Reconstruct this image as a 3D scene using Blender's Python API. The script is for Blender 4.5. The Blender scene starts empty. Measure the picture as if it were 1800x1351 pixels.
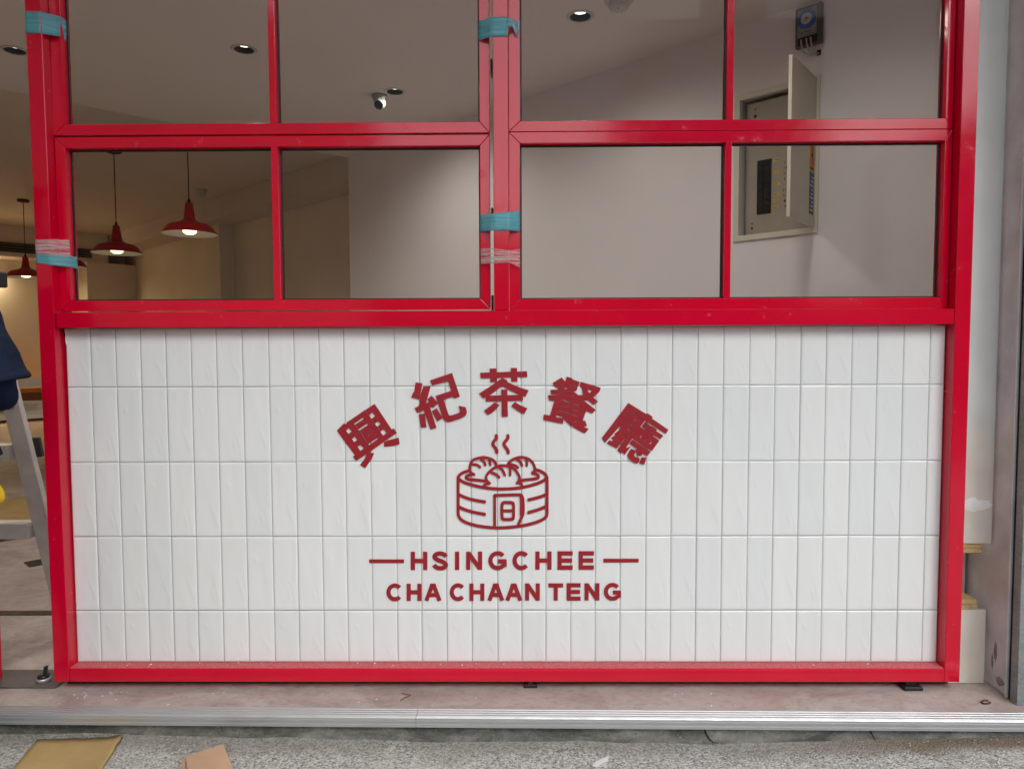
import bpy, bmesh, math, random
from mathutils import Vector, Matrix
from mathutils.geometry import tessellate_polygon

random.seed(7)
sc = bpy.context.scene
COL = sc.collection

# ------------------------------------------------------------------ camera
CAM = Vector((0.03166, -2.1049, 1.02)); YAW, PITCH, ROLL = -0.00919, 0.05264, -0.00392
FPX, PCX, PCY = 1250.0, 900.0, 675.5          # focal length and centre in photo pixels
FW = Vector((math.sin(YAW)*math.cos(PITCH), math.cos(YAW)*math.cos(PITCH), -math.sin(PITCH)))
_r = FW.cross(Vector((0, 0, 1))).normalized(); _u = _r.cross(FW)
RT = math.cos(ROLL)*_r + math.sin(ROLL)*_u
UP = -math.sin(ROLL)*_r + math.cos(ROLL)*_u
cd = bpy.data.cameras.new('camera'); cam = bpy.data.objects.new('camera', cd); COL.objects.link(cam)
cd.sensor_fit = 'HORIZONTAL'; cd.sensor_width = 36; cd.lens = 36*FPX/1800; cd.clip_end = 500; cd.clip_start = .02
mw = Matrix.Identity(4)
for i in range(3):
    mw[i][0] = RT[i]; mw[i][1] = UP[i]; mw[i][2] = -FW[i]; mw[i][3] = CAM[i]
cam.matrix_world = mw
sc.camera = cam

# ------------------------------------------------------------------ light
SUN_EL, SUN_AZ = 40, 157
w = bpy.data.worlds.new('World'); sc.world = w; w.use_nodes = True
nt = w.node_tree; bg = nt.nodes['Background']
sky = nt.nodes.new('ShaderNodeTexSky'); sky.sky_type = 'NISHITA'; sky.sun_disc = False
sky.sun_elevation = math.radians(SUN_EL); sky.sun_rotation = math.radians(SUN_AZ)
sky.air_density = 1.0; sky.dust_density = 2.0; sky.ozone_density = 1.0
hs = nt.nodes.new('ShaderNodeHueSaturation'); hs.inputs['Saturation'].default_value = .3
nt.links.new(sky.outputs[0], hs.inputs['Color']); nt.links.new(hs.outputs[0], bg.inputs['Color'])
bg.inputs['Strength'].default_value = .15
sd = bpy.data.lights.new('sun', 'SUN'); sd.energy = 0.5; sd.angle = math.radians(40); sd.color = (1, .985, .96)
sun = bpy.data.objects.new('sun', sd); COL.objects.link(sun)
# light comes from the street side, high
az = math.radians(SUN_AZ); el = math.radians(SUN_EL)
sdir = Vector((math.sin(az)*math.cos(el), math.cos(az)*math.cos(el), math.sin(el)))
sun.rotation_euler = sdir.to_track_quat('Z', 'Y').to_euler()
sc.view_settings.view_transform = 'Standard'; sc.view_settings.look = 'None'
sc.view_settings.exposure = 0.8; sc.view_settings.gamma = 1
sc.render.engine = 'CYCLES'
sc.cycles.use_denoising = True
sc.cycles.max_bounces = 8; sc.cycles.diffuse_bounces = 4; sc.cycles.glossy_bounces = 3
sc.render.filter_size = 1.15
sc.cycles.transparent_max_bounces = 12
sc.cycles.sample_clamp_indirect = 8

# ------------------------------------------------------------------ pixel -> real point helpers
def ray(x, y): return FW + RT*((x-PCX)/FPX) - UP*((y-PCY)/FPX)
def onY(x, y, Y):
    d = ray(x, y); return CAM + d*((Y-CAM.y)/d.y)
def onZ(x, y, Z):
    d = ray(x, y); return CAM + d*((Z-CAM.z)/d.z)
A = Vector((-.724, .690, 0)).normalized(); B = Vector((A.y, -A.x, 0)); WB = 1.988   # axes of the room, which stands askew to the front
def AB(a, b, z=0): return A*a + B*b + Vector((0, 0, z))

# ------------------------------------------------------------------ material helpers
def new_mat(name):
    m = bpy.data.materials.new(name); m.use_nodes = True
    return m, m.node_tree, m.node_tree.nodes['Principled BSDF']
def N(nt, t, **k):
    n = nt.nodes.new(t)
    for a_, v in k.items(): setattr(n, a_, v)
    return n
def coord(nt, scale=(1, 1, 1), kind='Object', rnd=False):
    tc = N(nt, 'ShaderNodeTexCoord'); mp = N(nt, 'ShaderNodeMapping'); mp.inputs['Scale'].default_value = scale
    if kind == 'World':
        g = N(nt, 'ShaderNodeNewGeometry'); nt.links.new(g.outputs['Position'], mp.inputs['Vector'])
    else: nt.links.new(tc.outputs[kind], mp.inputs['Vector'])
    if rnd:
        oi = N(nt, 'ShaderNodeObjectInfo'); mu = N(nt, 'ShaderNodeMath', operation='MULTIPLY'); mu.inputs[1].default_value = 57
        nt.links.new(oi.outputs['Random'], mu.inputs[0]); cx = N(nt, 'ShaderNodeCombineXYZ')
        for i in range(3): nt.links.new(mu.outputs[0], cx.inputs[i])
        nt.links.new(cx.outputs[0], mp.inputs['Location'])
    return mp.outputs[0]
def noise(nt, vec, scale, detail=4, rough=.55, dist=0):
    n = N(nt, 'ShaderNodeTexNoise'); n.inputs['Scale'].default_value = scale; n.inputs['Detail'].default_value = detail
    n.inputs['Roughness'].default_value = rough; n.inputs['Distortion'].default_value = dist
    nt.links.new(vec, n.inputs['Vector']); return n.outputs[0]
def ramp(nt, fac, stops):
    r = N(nt, 'ShaderNodeValToRGB'); e = r.color_ramp.elements
    while len(e) > 1: e.remove(e[-1])
    e[0].position, e[0].color = stops[0][0], (*stops[0][1], 1)
    for p, c in stops[1:]:
        k = e.new(p); k.color = (*c, 1)
    nt.links.new(fac, r.inputs[0]); return r.outputs[0]
def fl(v): return (v, v, v)
def mixc(nt, fac, c1, c2):
    m = N(nt, 'ShaderNodeMix', data_type='RGBA')
    for sock, v in ((m.inputs[0], fac), (m.inputs[6], c1), (m.inputs[7], c2)):
        if hasattr(v, 'is_output'): nt.links.new(v, sock)
        elif isinstance(v, tuple): sock.default_value = (*v, 1)
        else: sock.default_value = v
    return m.outputs[2]
def bump(nt, bsdf, h, strength=.2, dist=.01):
    b = N(nt, 'ShaderNodeBump'); b.inputs['Strength'].default_value = strength; b.inputs['Distance'].default_value = dist
    nt.links.new(h, b.inputs['Height']); nt.links.new(b.outputs[0], bsdf.inputs['Normal'])
MAT = {}
def plain(name, col, rough=.5, metal=0, var=.12, vs=12, bmp=0, bs=60, spec=.5):
    m, t, p = new_mat(name); v = coord(t, kind='World')
    n = noise(t, v, vs, 5)
    c0 = tuple(max(0, x*(1-var)) for x in col); c1 = tuple(min(1, x*(1+var)) for x in col)
    t.links.new(ramp(t, n, [(.3, c0), (.7, c1)]), p.inputs['Base Color'])
    rr = ramp(t, noise(t, v, vs*2.3, 4), [(.3, fl(max(.02, rough*.8))), (.7, fl(min(1, rough*1.2)))])
    t.links.new(rr, p.inputs['Roughness']); p.inputs['Metallic'].default_value = metal
    p.inputs['Specular IOR Level'].default_value = spec
    if bmp: bump(t, p, noise(t, v, bs, 4), bmp, .004)
    MAT[name] = m; return m

# glossy red powder coat, a little smudged
def red_mat(name, dusty=0):
    m, t, p = new_mat(name); v = coord(t, kind='World')
    base = (.63, .0005, .028)
    c = mixc(t, ramp(t, noise(t, v, 3, 4), [(.35, fl(0)), (.7, fl(1))]), base, (.57, .0004, .023))
    chips = ramp(t, noise(t, v, 230, 2), [(.81, fl(0)), (.82, fl(.8))])
    c = mixc(t, chips, c, (.62, .5, .47))
    r = ramp(t, noise(t, v, 22, 5, .6), [(.35, fl(.09)), (.62, fl(.14)), (.72, fl(.36))])
    p.inputs['IOR'].default_value = 1.55
    if dusty:
        d = ramp(t, noise(t, v, 130, 6, .7), [(.38, fl(.12)), (.66, fl(.75))])
        c = mixc(t, d, c, (.5, .27, .27)); r = .75
    t.links.new(c, p.inputs['Base Color'])
    if hasattr(r, 'is_output'): t.links.new(r, p.inputs['Roughness'])
    else: p.inputs['Roughness'].default_value = r
    bump(t, p, noise(t, v, 420, 2), .03, .001)
    MAT[name] = m
red_mat('red_paint'); red_mat('red_dusty', 1)

def tile_mat():
    m, t, p = new_mat('tile_glaze')
    oi = N(t, 'ShaderNodeObjectInfo')
    c = ramp(t, oi.outputs['Random'], [(0, (.73, .76, .765)), (.5, (.755, .78, .78)), (1, (.78, .80, .80))])
    t.links.new(c, p.inputs['Base Color']); p.inputs['Roughness'].default_value = .09; p.inputs['IOR'].default_value = 1.55
    h1 = noise(t, coord(t, (16, 1, 6), rnd=True), 1.0, 1, .4, .5)
    bump(t, p, h1, .6, .005)
    MAT['tile'] = m
tile_mat()
plain('grout', (.34, .36, .35), .9)
plain('caulk', (.75, .74, .71), .6)
plain('sign_red', (.30, .009, .018), .42, var=.06, vs=30)
plain('gasket', (.012, .012, .012), .5)
plain('black', (.012, .012, .014), .45)
plain('black_hole', (.002, .002, .002), .6)
plain('dark_steel', (.05, .05, .05), .4, .6)
plain('white_plastic', (.52, .52, .50), .4, var=.04)
plain('camera_shell', (.30, .30, .29), .4, var=.04)
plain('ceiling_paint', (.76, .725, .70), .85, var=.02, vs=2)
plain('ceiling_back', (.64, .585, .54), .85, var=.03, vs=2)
plain('wall_paint', (.82, .80, .81), .8, var=.02, vs=2)
plain('cream_wall', (.78, .72, .64), .8, var=.04, vs=2)
plain('wainscot_wood', (.22, .085, .03), .5, var=.25, vs=5)
plain('orange_vinyl', (.55, .22, .05), .5)
plain('cabinet_beige', (.68, .65, .55), .5, var=.04)
plain('cabinet_inner', (.34, .31, .25), .5, var=.05)
plain('label_yellow', (.75, .55, .03), .6)
plain('sticker_orange', (.72, .2, .05), .5)
plain('sticker_blue', (.03, .07, .22), .5)
plain('timer_blue', (.02, .10, .45), .35)
plain('timer_grey', (.11, .115, .11), .5)
plain('timer_face', (.30, .30, .29), .4, var=.05)
plain('wire_white', (.5, .5, .5), .5)
plain('ink', (.03, .03, .035), .7)
plain('pendant_red', (.38, .006, .010), .35, var=.05)
plain('cord_black', (.01, .01, .01), .6)
plain('navy_cloth', (.013, .022, .048), .95, var=.35, vs=16, bmp=1.0, bs=26, spec=.15)
plain('navy_dark', (.006, .011, .030), .95, var=.25, vs=16, bmp=.3, bs=24, spec=.12)
plain('denim', (.03, .06, .13), .95, var=.25, vs=18, bmp=.3, bs=40, spec=.15)
plain('skin', (.45, .26, .18), .55)
plain('hair', (.012, .010, .009), .6)
plain('shoe', (.04, .06, .12), .7)
plain('yellow_glove', (.70, .45, .01), .7, var=.15)
plain('aluminium', (.50, .51, .52), .42, .6, var=.04, vs=8)
plain('ladder_aluminium', (.62, .62, .60), .45, .25, var=.12, vs=14)
plain('track_dark', (.11, .10, .09), .6)
plain('aluminium_dull', (.33, .33, .32), .55, .45, var=.15, vs=20)
plain('cement_board', (.68, .65, .575), .9, var=.06, vs=9, bmp=.12)
plain('panel_grey', (.60, .64, .62), .6, var=.05, vs=6)
plain('steel_plate', (.64, .65, .645), .55, .0, var=.18, vs=7, bmp=.05)
plain('plywood', (.52, .38, .18), .7, var=.2, vs=60)
plain('putty', (.8, .8, .79), .8)
plain('rust', (.10, .03, .012), .9, var=.4, vs=90)
plain('concrete_wall', (.34, .33, .31), .9, var=.15, vs=3)
plain('arcade_paint', (.76, .75, .73), .9, var=.06, vs=1)
plain('facade_grey', (.14, .135, .13), .85, var=.15, vs=.6)
plain('facade_tile', (.20, .17, .15), .8, var=.2, vs=.8)
plain('window_dark', (.03, .035, .04), .15)
plain('asphalt', (.06, .06, .06), .9, var=.2, vs=3, bmp=.2, bs=80)
plain('lock_black', (.012, .013, .018), .35)
plain('pale_board', (.55, .49, .40), .8, var=.12, vs=6)
plain('plastic_wrap_pink', (.36, .24, .22), .3, var=.3, vs=12, bmp=.5, bs=14)
plain('inlay_and_shadow', (.035, .025, .02), .5)
plain('smudge_white', (.75, .75, .74), .9)
plain('twig', (.17, .08, .05), .8)

def card_mat(name, c):
    m, t, p = new_mat(name); v = coord(t, kind='World')
    n = noise(t, v, 9, 5); fl_ = noise(t, coord(t, (8, 160, 8), kind='World'), 2, 2)
    mx = mixc(t, ramp(t, n, [(.3, fl(0)), (.75, fl(1))]), c, tuple(x*.78 for x in c))
    mx = mixc(t, ramp(t, fl_, [(.45, fl(0)), (.6, fl(.18))]), mx, tuple(x*.7 for x in c))
    t.links.new(mx, p.inputs['Base Color']); p.inputs['Roughness'].default_value = .85; bump(t, p, fl_, .12, .002)
    MAT[name] = m
card_mat('cardboard', (.52, .36, .15)); card_mat('cardboard_pink', (.62, .40, .25))

def galv():
    m, t, p = new_mat('galvanised'); v = coord(t, kind='World')
    vo = N(t, 'ShaderNodeTexVoronoi'); vo.inputs['Scale'].default_value = 120; t.links.new(v, vo.inputs['Vector'])
    c = mixc(t, .5, ramp(t, vo.outputs['Color'], [(0, (.20, .23, .235)), (1, (.36, .40, .40))]), ramp(t, noise(t, v, 14, 6), [(.3, (.17, .19, .19)), (.7, (.36, .39, .39))]))
    t.links.new(c, p.inputs['Base Color']); p.inputs['Metallic'].default_value = .35; p.inputs['Roughness'].default_value = .55
    MAT['galvanised'] = m
galv()
def painted_board():                                       # wash of grey paint that stops unevenly above the bare board
    m, t, p = new_mat('painted_board'); v = coord(t, kind='World'); g = N(t, 'ShaderNodeNewGeometry'); sx = N(t, 'ShaderNodeSeparateXYZ'); t.links.new(g.outputs['Position'], sx.inputs[0])
    wob = N(t, 'ShaderNodeMath', operation='MULTIPLY_ADD'); t.links.new(noise(t, coord(t, (14, 14, 3), kind='World'), 1.6, 5), wob.inputs[0]); wob.inputs[1].default_value = .35; t.links.new(sx.outputs['Z'], wob.inputs[2])
    mr = N(t, 'ShaderNodeMapRange'); mr.inputs[1].default_value = .88; mr.inputs[2].default_value = 1.02; t.links.new(wob.outputs[0], mr.inputs[0])
    bare = ramp(t, noise(t, v, 12, 5), [(.3, (.64, .61, .54)), (.7, (.71, .68, .60))]); pt = ramp(t, noise(t, v, 6, 5), [(.3, (.60, .64, .625)), (.7, (.68, .72, .70))])
    t.links.new(mixc(t, mr.outputs[0], bare, pt), p.inputs['Base Color']); p.inputs['Roughness'].default_value = .7; bump(t, p, noise(t, v, 60, 4), .08, .003); MAT['painted_board'] = m
painted_board()

def stained(name, stops, s=18, stain=(.04, .04, .035), amt=.5):
    m, t, p = new_mat(name); v = coord(t, kind='World')
    c = ramp(t, noise(t, v, s, 8, .65), stops)
    st = ramp(t, noise(t, coord(t, (5, 5, 12), kind='World'), 1.3, 7, .7, .5), [(.40, fl(amt)), (.60, fl(0))])
    c = mixc(t, st, c, stain)
    pit = ramp(t, noise(t, v, 160, 4), [(.30, fl(.8)), (.40, fl(0))]); c = mixc(t, pit, c, (.06, .06, .055))
    spk = ramp(t, noise(t, v, 210, 2), [(.66, fl(0)), (.72, fl(.55))]); c = mixc(t, spk, c, (.55, .55, .5))
    t.links.new(c, p.inputs['Base Color']); p.inputs['Roughness'].default_value = .92
    bump(t, p, noise(t, v, 55, 8, .7), .7, .012); MAT[name] = m
stained('riser_concrete', [(.3, (.17, .17, .155)), (.55, (.28, .28, .255)), (.75, (.42, .41, .375))], 16, (.07, .07, .06), .85)

def floor_mat():
    m, t, p = new_mat('floor_vinyl'); v = coord(t, (1, 1.6, 1), kind='World')
    n1 = noise(t, v, 5, 9, .68, .9); n2 = noise(t, v, 34, 7, .7)
    c = ramp(t, n1, [(.30, (.27, .23, .205)), (.46, (.41, .355, .325)), (.58, (.50, .455, .42)), (.75, (.54, .50, .46))])
    c = mixc(t, ramp(t, noise(t, v, 2.1, 4), [(.42, fl(.1)), (.66, fl(.55))]), c, (.43, .325, .31))
    c = mixc(t, ramp(t, n2, [(.33, fl(.5)), (.5, fl(0))]), c, (.21, .17, .15))
    spk = ramp(t, noise(t, coord(t, kind='World'), 150, 3), [(.715, fl(0)), (.74, fl(.7))]); c = mixc(t, spk, c, (.62, .58, .54))
    t.links.new(c, p.inputs['Base Color'])
    t.links.new(ramp(t, n2, [(.3, fl(.5)), (.7, fl(.72))]), p.inputs['Roughness']); bump(t, p, n2, .12, .003); MAT['floor'] = m
floor_mat()

def ground_mat():
    m, t, p = new_mat('pebble_wash'); v = coord(t, kind='World')
    vo = N(t, 'ShaderNodeTexVoronoi'); vo.inputs['Scale'].default_value = 185; t.links.new(v, vo.inputs['Vector'])
    sp = N(t, 'ShaderNodeSeparateColor'); t.links.new(vo.outputs['Color'], sp.inputs[0])
    c = ramp(t, sp.outputs[0], [(0, (.11, .11, .105)), (.22, (.34, .34, .32)), (.5, (.52, .52, .485)), (.8, (.66, .66, .62)), (1, (.74, .73, .70))])
    edge = ramp(t, vo.outputs['Distance'], [(.42, fl(0)), (.85, fl(.75))]); c = mixc(t, edge, c, (.26, .26, .24))
    c = mixc(t, ramp(t, noise(t, v, 3.3, 6, .6), [(.4, fl(0)), (.7, fl(.4))]), c, (.50, .49, .45))
    # damp brown sand washed up against the step, right end
    tc = N(t, 'ShaderNodeNewGeometry'); sx = N(t, 'ShaderNodeSeparateXYZ'); t.links.new(tc.outputs['Position'], sx.inputs[0])
    wob = N(t, 'ShaderNodeMath', operation='MULTIPLY_ADD'); t.links.new(noise(t, v, 6, 5), wob.inputs[0]); wob.inputs[1].default_value = .22; t.links.new(sx.outputs['Y'], wob.inputs[2])
    near = ramp(t, wob.outputs[0], [(0, fl(0)), (1, fl(1))])
    mr = N(t, 'ShaderNodeMapRange'); mr.inputs[1].default_value = -.185; mr.inputs[2].default_value = -.13; t.links.new(wob.outputs[0], mr.inputs[0])
    mx_ = N(t, 'ShaderNodeMapRange'); mx_.inputs[1].default_value = .75; mx_.inputs[2].default_value = 1.15; t.links.new(sx.outputs['X'], mx_.inputs[0])
    ml = N(t, 'ShaderNodeMath', operation='MULTIPLY'); t.links.new(mr.outputs[0], ml.inputs[0]); t.links.new(mx_.outputs[0], ml.inputs[1])
    c = mixc(t, ml.outputs[0], c, (.20, .145, .10))
    mr2 = N(t, 'ShaderNodeMapRange'); mr2.inputs[1].default_value = -.165; mr2.inputs[2].default_value = -.10; mr2.inputs[4].default_value = .45; t.links.new(wob.outputs[0], mr2.inputs[0])
    c = mixc(t, mr2.outputs[0], c, (.25, .22, .17))
    t.links.new(c, p.inputs['Base Color']); p.inputs['Roughness'].default_value = .85
    iv = N(t, 'ShaderNodeMath', operation='SUBTRACT'); iv.inputs[0].default_value = 1; t.links.new(vo.outputs['Distance'], iv.inputs[1])
    bump(t, p, iv.outputs[0], .8, .004); MAT['ground'] = m
ground_mat()

def glass_mat():
    m = bpy.data.materials.new('window_glass'); m.use_nodes = True; t = m.node_tree
    for n in list(t.nodes): t.nodes.remove(n)
    o = N(t, 'ShaderNodeOutputMaterial'); mx = N(t, 'ShaderNodeMixShader'); tr = N(t, 'ShaderNodeBsdfTransparent'); g = N(t, 'ShaderNodeBsdfGlossy')
    tr.inputs[0].default_value = (.95, .955, .95, 1); g.inputs['Roughness'].default_value = .01
    f = N(t, 'ShaderNodeFresnel'); f.inputs[0].default_value = 1.10      # coated, nearly reflection-free
    t.links.new(f.outputs[0], mx.inputs[0]); t.links.new(tr.outputs[0], mx.inputs[1]); t.links.new(g.outputs[0], mx.inputs[2]); t.links.new(mx.outputs[0], o.inputs[0])
    MAT['glass'] = m
glass_mat()

def tape_mat(name, col, op_lo, op_hi, streak):
    m = bpy.data.materials.new(name); m.use_nodes = True; t = m.node_tree; p = t.nodes['Principled BSDF']; o = t.nodes['Material Output']
    v = coord(t, (6, 6, 150), kind='World'); n = noise(t, v, 1.2, 4, .6, .35)
    p.inputs['Roughness'].default_value = .22
    t.links.new(ramp(t, n, [(.3, tuple(c*.75 for c in col)), (.65, col)]), p.inputs['Base Color'])
    tr = N(t, 'ShaderNodeBsdfTransparent'); mx = N(t, 'ShaderNodeMixShader')
    t.links.new(ramp(t, n, [(.40, fl(op_hi)), (.62, fl(op_lo))]), mx.inputs[0])
    t.links.new(tr.outputs[0], mx.inputs[1]); t.links.new(p.outputs[0], mx.inputs[2]); t.links.new(mx.outputs[0], o.inputs[0])
    bump(t, p, noise(t, coord(t, (25, 25, 330), kind='World'), 1, 3, .6, .6), streak, .004)
    MAT[name] = m
tape_mat('tape_teal', (.13, .48, .56), .5, .95, .5)
tape_mat('tape_clear', (.85, .78, .78), .02, .5, 1.0)  # near-white streaks in the colour stand in for glints on the film

def emit(name, col, s):
    m, t, p = new_mat(name); p.inputs['Base Color'].default_value = (*col, 1)
    p.inputs['Emission Color'].default_value = (*col, 1); p.inputs['Emission Strength'].default_value = s; MAT[name] = m
emit('bulb_warm', (1, .80, .42), 2.2); emit('bulb_white', (1, .95, .84), 1.6)

# ------------------------------------------------------------------ mesh helpers
class MB:
    def __init__(s): s.v = []; s.f = []; s.sm = []
    def add(s, vs, fs, smooth=False):
        o = len(s.v); s.v += [Vector(x) for x in vs]
        for f in fs: s.f.append([i+o for i in f]); s.sm.append(smooth)
    def box(s, a, b, c=0):
        (x0, y0, z0), (x1, y1, z1) = a, b
        if c <= 0:
            s.add([(x, y, z) for x in (x0, x1) for y in (y0, y1) for z in (z0, z1)],
                  [(0, 1, 3, 2), (4, 6, 7, 5), (0, 4, 5, 1), (2, 3, 7, 6), (0, 2, 6, 4), (1, 5, 7, 3)]); return s
        # chamfered box through a convex hull of inset corners
        bm = bmesh.new()
        for x, sx in ((x0, 1), (x1, -1)):
            for y, sy in ((y0, 1), (y1, -1)):
                for z, sz in ((z0, 1), (z1, -1)):
                    bm.verts.new((x, y+sy*c, z+sz*c)); bm.verts.new((x+sx*c, y, z+sz*c)); bm.verts.new((x+sx*c, y+sy*c, z))
        bmesh.ops.convex_hull(bm, input=bm.verts); bm.verts.index_update(); bm.faces.ensure_lookup_table()
        s.add([v.co.copy() for v in bm.verts], [[v.index for v in f.verts] for f in bm.faces]); bm.free(); return s
    def obox(s, o, ax, ay, az, smooth=False):           # oriented box from corner and three edge vectors
        o, ax, ay, az = Vector(o), Vector(ax), Vector(ay), Vector(az)
        if ax.cross(ay).dot(az) < 0: o = o+ax; ax = -ax
        vs = [o+ax*i+ay*j+az*k for i in (0, 1) for j in (0, 1) for k in (0, 1)]
        s.add(vs, [(0, 1, 3, 2), (4, 6, 7, 5), (0, 4, 5, 1), (2, 3, 7, 6), (0, 2, 6, 4), (1, 5, 7, 3)], smooth); return s
    def plate(s, outer, holes, to3, depth):             # flat plate with holes; to3 maps 2-D to 3-D front, depth is a 3-D vector to the back
        loops = [outer]+list(holes)
        def area(l): return sum(l[i-1][0]*l[i][1]-l[i][0]*l[i-1][1] for i in range(len(l)))
        front = [Vector(to3(*p)) for l in loops for p in l]
        tri = tessellate_polygon([[Vector((p[0], p[1], 0)) for p in l] for l in loops])
        n = len(front); vs = front+[p+depth for p in front]
        fs = []
        for t in tri:
            a_, b_, c_ = (front[i] for i in t); nn = (b_-a_).cross(c_-a_)
            if nn.length < 1e-12: continue
            t = list(t) if nn.dot(depth) < 0 else list(reversed(t))
            fs.append(t); fs.append([i+n for i in reversed(t)])
        k = 0
        for li, l in enumerate(loops):
            m = len(l)
            for i in range(m):
                a0, a1 = k+i, k+(i+1) % m
                fs.append([a0, a1, a1+n, a0+n])
            k += m
        s.add(vs, fs); return s
    def tube(s, pts, r, n=10, cap=True, ry=None):
        pts = [Vector(p) for p in pts]; rs = r if isinstance(r, (list, tuple)) else [r]*len(pts)
        vs, fs = [], []; prev = None
        for i, p in enumerate(pts):
            d = (pts[min(i+1, len(pts)-1)]-pts[max(i-1, 0)]).normalized()
            if prev is None:
                x = d.orthogonal().normalized()
                x = (Vector((1, 0, 0))-d*d.x) if abs(d.x) < .9 else (Vector((0, 1, 0))-d*d.y)
                x.normalize()
            else: x = (prev-d*prev.dot(d)).normalized()
            prev = x; y = d.cross(x); q = ry[i] if ry else rs[i]
            for k in range(n):
                t = 2*math.pi*k/n; vs.append(p+x*rs[i]*math.cos(t)+y*q*math.sin(t))
        for i in range(len(pts)-1):
            for k in range(n):
                k2 = (k+1) % n; fs.append((i*n+k, i*n+k2, (i+1)*n+k2, (i+1)*n+k))
        if cap: fs.append(list(reversed(range(n)))); fs.append([(len(pts)-1)*n+k for k in range(n)])
        s.add(vs, fs, True); return s
    def lathe(s, c, prof, n=24, axis=None, smooth=True, cap=False):  # prof: (r, h)
        c = Vector(c); ax = Vector(axis or (0, 0, 1)).normalized(); x = ax.orthogonal().normalized(); y = ax.cross(x)
        vs = [c+ax*h+(x*math.cos(2*math.pi*k/n)+y*math.sin(2*math.pi*k/n))*r for r, h in prof for k in range(n)]
        fs = [(i*n+k, i*n+(k+1) % n, (i+1)*n+(k+1) % n, (i+1)*n+k) for i in range(len(prof)-1) for k in range(n)]
        if cap: fs += [list(reversed(range(n))), [(len(prof)-1)*n+k for k in range(n)]]
        s.add(vs, fs, smooth); return s
def obj(name, mb, mat, parent=None, bevel=0, recalc=True):
    off = parent['_loc'] if parent is not None and '_loc' in parent else None
    o0 = Vector(parent.matrix_basis.translation) if parent is not None else Vector((0, 0, 0))
    p = parent.parent if parent is not None else None
    while p is not None: o0 += p.matrix_basis.translation; p = p.parent
    me = bpy.data.meshes.new(name); me.from_pydata([tuple(v-o0) for v in mb.v], [], mb.f)
    me.polygons.foreach_set('use_smooth', mb.sm)
    if recalc:
        bm = bmesh.new(); bm.from_mesh(me); bmesh.ops.recalc_face_normals(bm, faces=bm.faces); bm.to_mesh(me); bm.free()
    me.materials.append(MAT[mat]); o = bpy.data.objects.new(name, me); COL.objects.link(o)
    if parent is not None: o.parent = parent
    if bevel:
        b = o.modifiers.new('bevel', 'BEVEL'); b.width = bevel; b.segments = 2; b.limit_method = 'ANGLE'; b.angle_limit = math.radians(40)
    return o
def tag(o, label, cat, group=None):
    o['label'] = label; o['category'] = cat
    if group: o['group'] = group
    return o
def thing(name, label, cat, loc=(0, 0, 0), group=None):
    o = bpy.data.objects.new(name, None); COL.objects.link(o); o.location = loc; o.empty_display_size = .05
    return tag(o, label, cat, group)
def struct(name, mb, mat, **k):
    o = obj(name, mb, mat, **k); o['kind'] = 'structure'; return o
def bx(a, b, c=0): return MB().box(a, b, c)

# ================================================================== THE SETTING
# ground: one sheet, gently uneven near the step
def gz(x, y):
    z = -.076 + .014*max(0, min(1, (-x-.2)/1.2)) + .033*max(0, min(1, (x-.7)/.8))
    z = z if y > -1.2 else z*(max(0, 1+(y+1.2)/2)) + -.09*(1-max(0, 1+(y+1.2)/2))
    return z
xs = [-150, -40, -12, -5, -3]+[-2.4+i*.2 for i in range(25)]+[3, 5, 12, 40, 150]
ys = [-160, -60, -25, -12, -6, -4, -3, -2, -1.2, -.8, -.6, -.45, -.35, -.28, -.22, -.15, .3, 3, 14, 60]
mb = MB(); vs = [(x, y, gz(x, y)+.003*math.sin(x*9+y*4)) for y in ys for x in xs]; nx = len(xs)
mb.add(vs, [(j*nx+i, j*nx+i+1, (j+1)*nx+i+1, (j+1)*nx+i) for j in range(len(ys)-1) for i in range(nx-1)], True)
struct('ground', mb, 'ground')
struct('road', bx((-120, -40, -.2), (120, -4.6, -.075)), 'asphalt')

# step: the shop floor ends in a worn concrete edge under an aluminium nosing
EDGE = lambda x: -.155-.0115*x
mb = MB()
n = 60; prof = []
for i in range(n+1):
    x = -3.2+6.4*i/n; e = EDGE(x)-.022+random.uniform(-.003, .003)
    prof.append([(x, e+.004, -.024), (x, e+random.uniform(-.006, .003), -.05), (x, e-.006+random.uniform(-.006, .006), -.10), (x, .3, -.10), (x, .3, -.024)])
vs = [p for r in prof for p in r]
mb.add(vs, [(i*5+k, i*5+(k+1) % 5, (i+1)*5+(k+1) % 5, (i+1)*5+k) for i in range(n) for k in range(5)])
struct('step_edge', mb, 'riser_concrete')
mb = MB(); fl_out = [(-3.2, EDGE(-3.2)), (3.2, EDGE(3.2)), (3.2, .5), AB(-.9, 2.3).to_tuple()[:2], AB(11.3, 2.6).to_tuple()[:2], AB(11.3, -2.4).to_tuple()[:2], (-3.6, .3)]
mb.plate(fl_out, [], lambda x, y: (x, y, 0), Vector((0, 0, -.022)))
flo = struct('floor', mb, 'floor')
for k in range(-1, 5):                                    # dark inlaid lozenges of the shop floor
    for j in (-1, 0, 1):
        c = Vector((-2.262, 1.229, 0))+A*.634*k-B*.634*j
        if k in (0, 1) and j == 0 or (k+j) % 2 == 0:
            obj('floor_inlay', MB().obox(c-A*.055-B*.055+Vector((0, 0, .0005)), A*.11, B*.11, (0, 0, .002)), 'inlay_and_shadow', flo)
struct('threshold_track', bx((-2.5, -.03, .0005), (-1.362, .085, .006), .001), 'track_dark')
struct('floor_shadow_strip', bx((-2.6, .555, .0005), (-1.1, .60, .003), .0006), 'inlay_and_shadow')  # dark strip laid in for the shadow line across the floor

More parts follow.
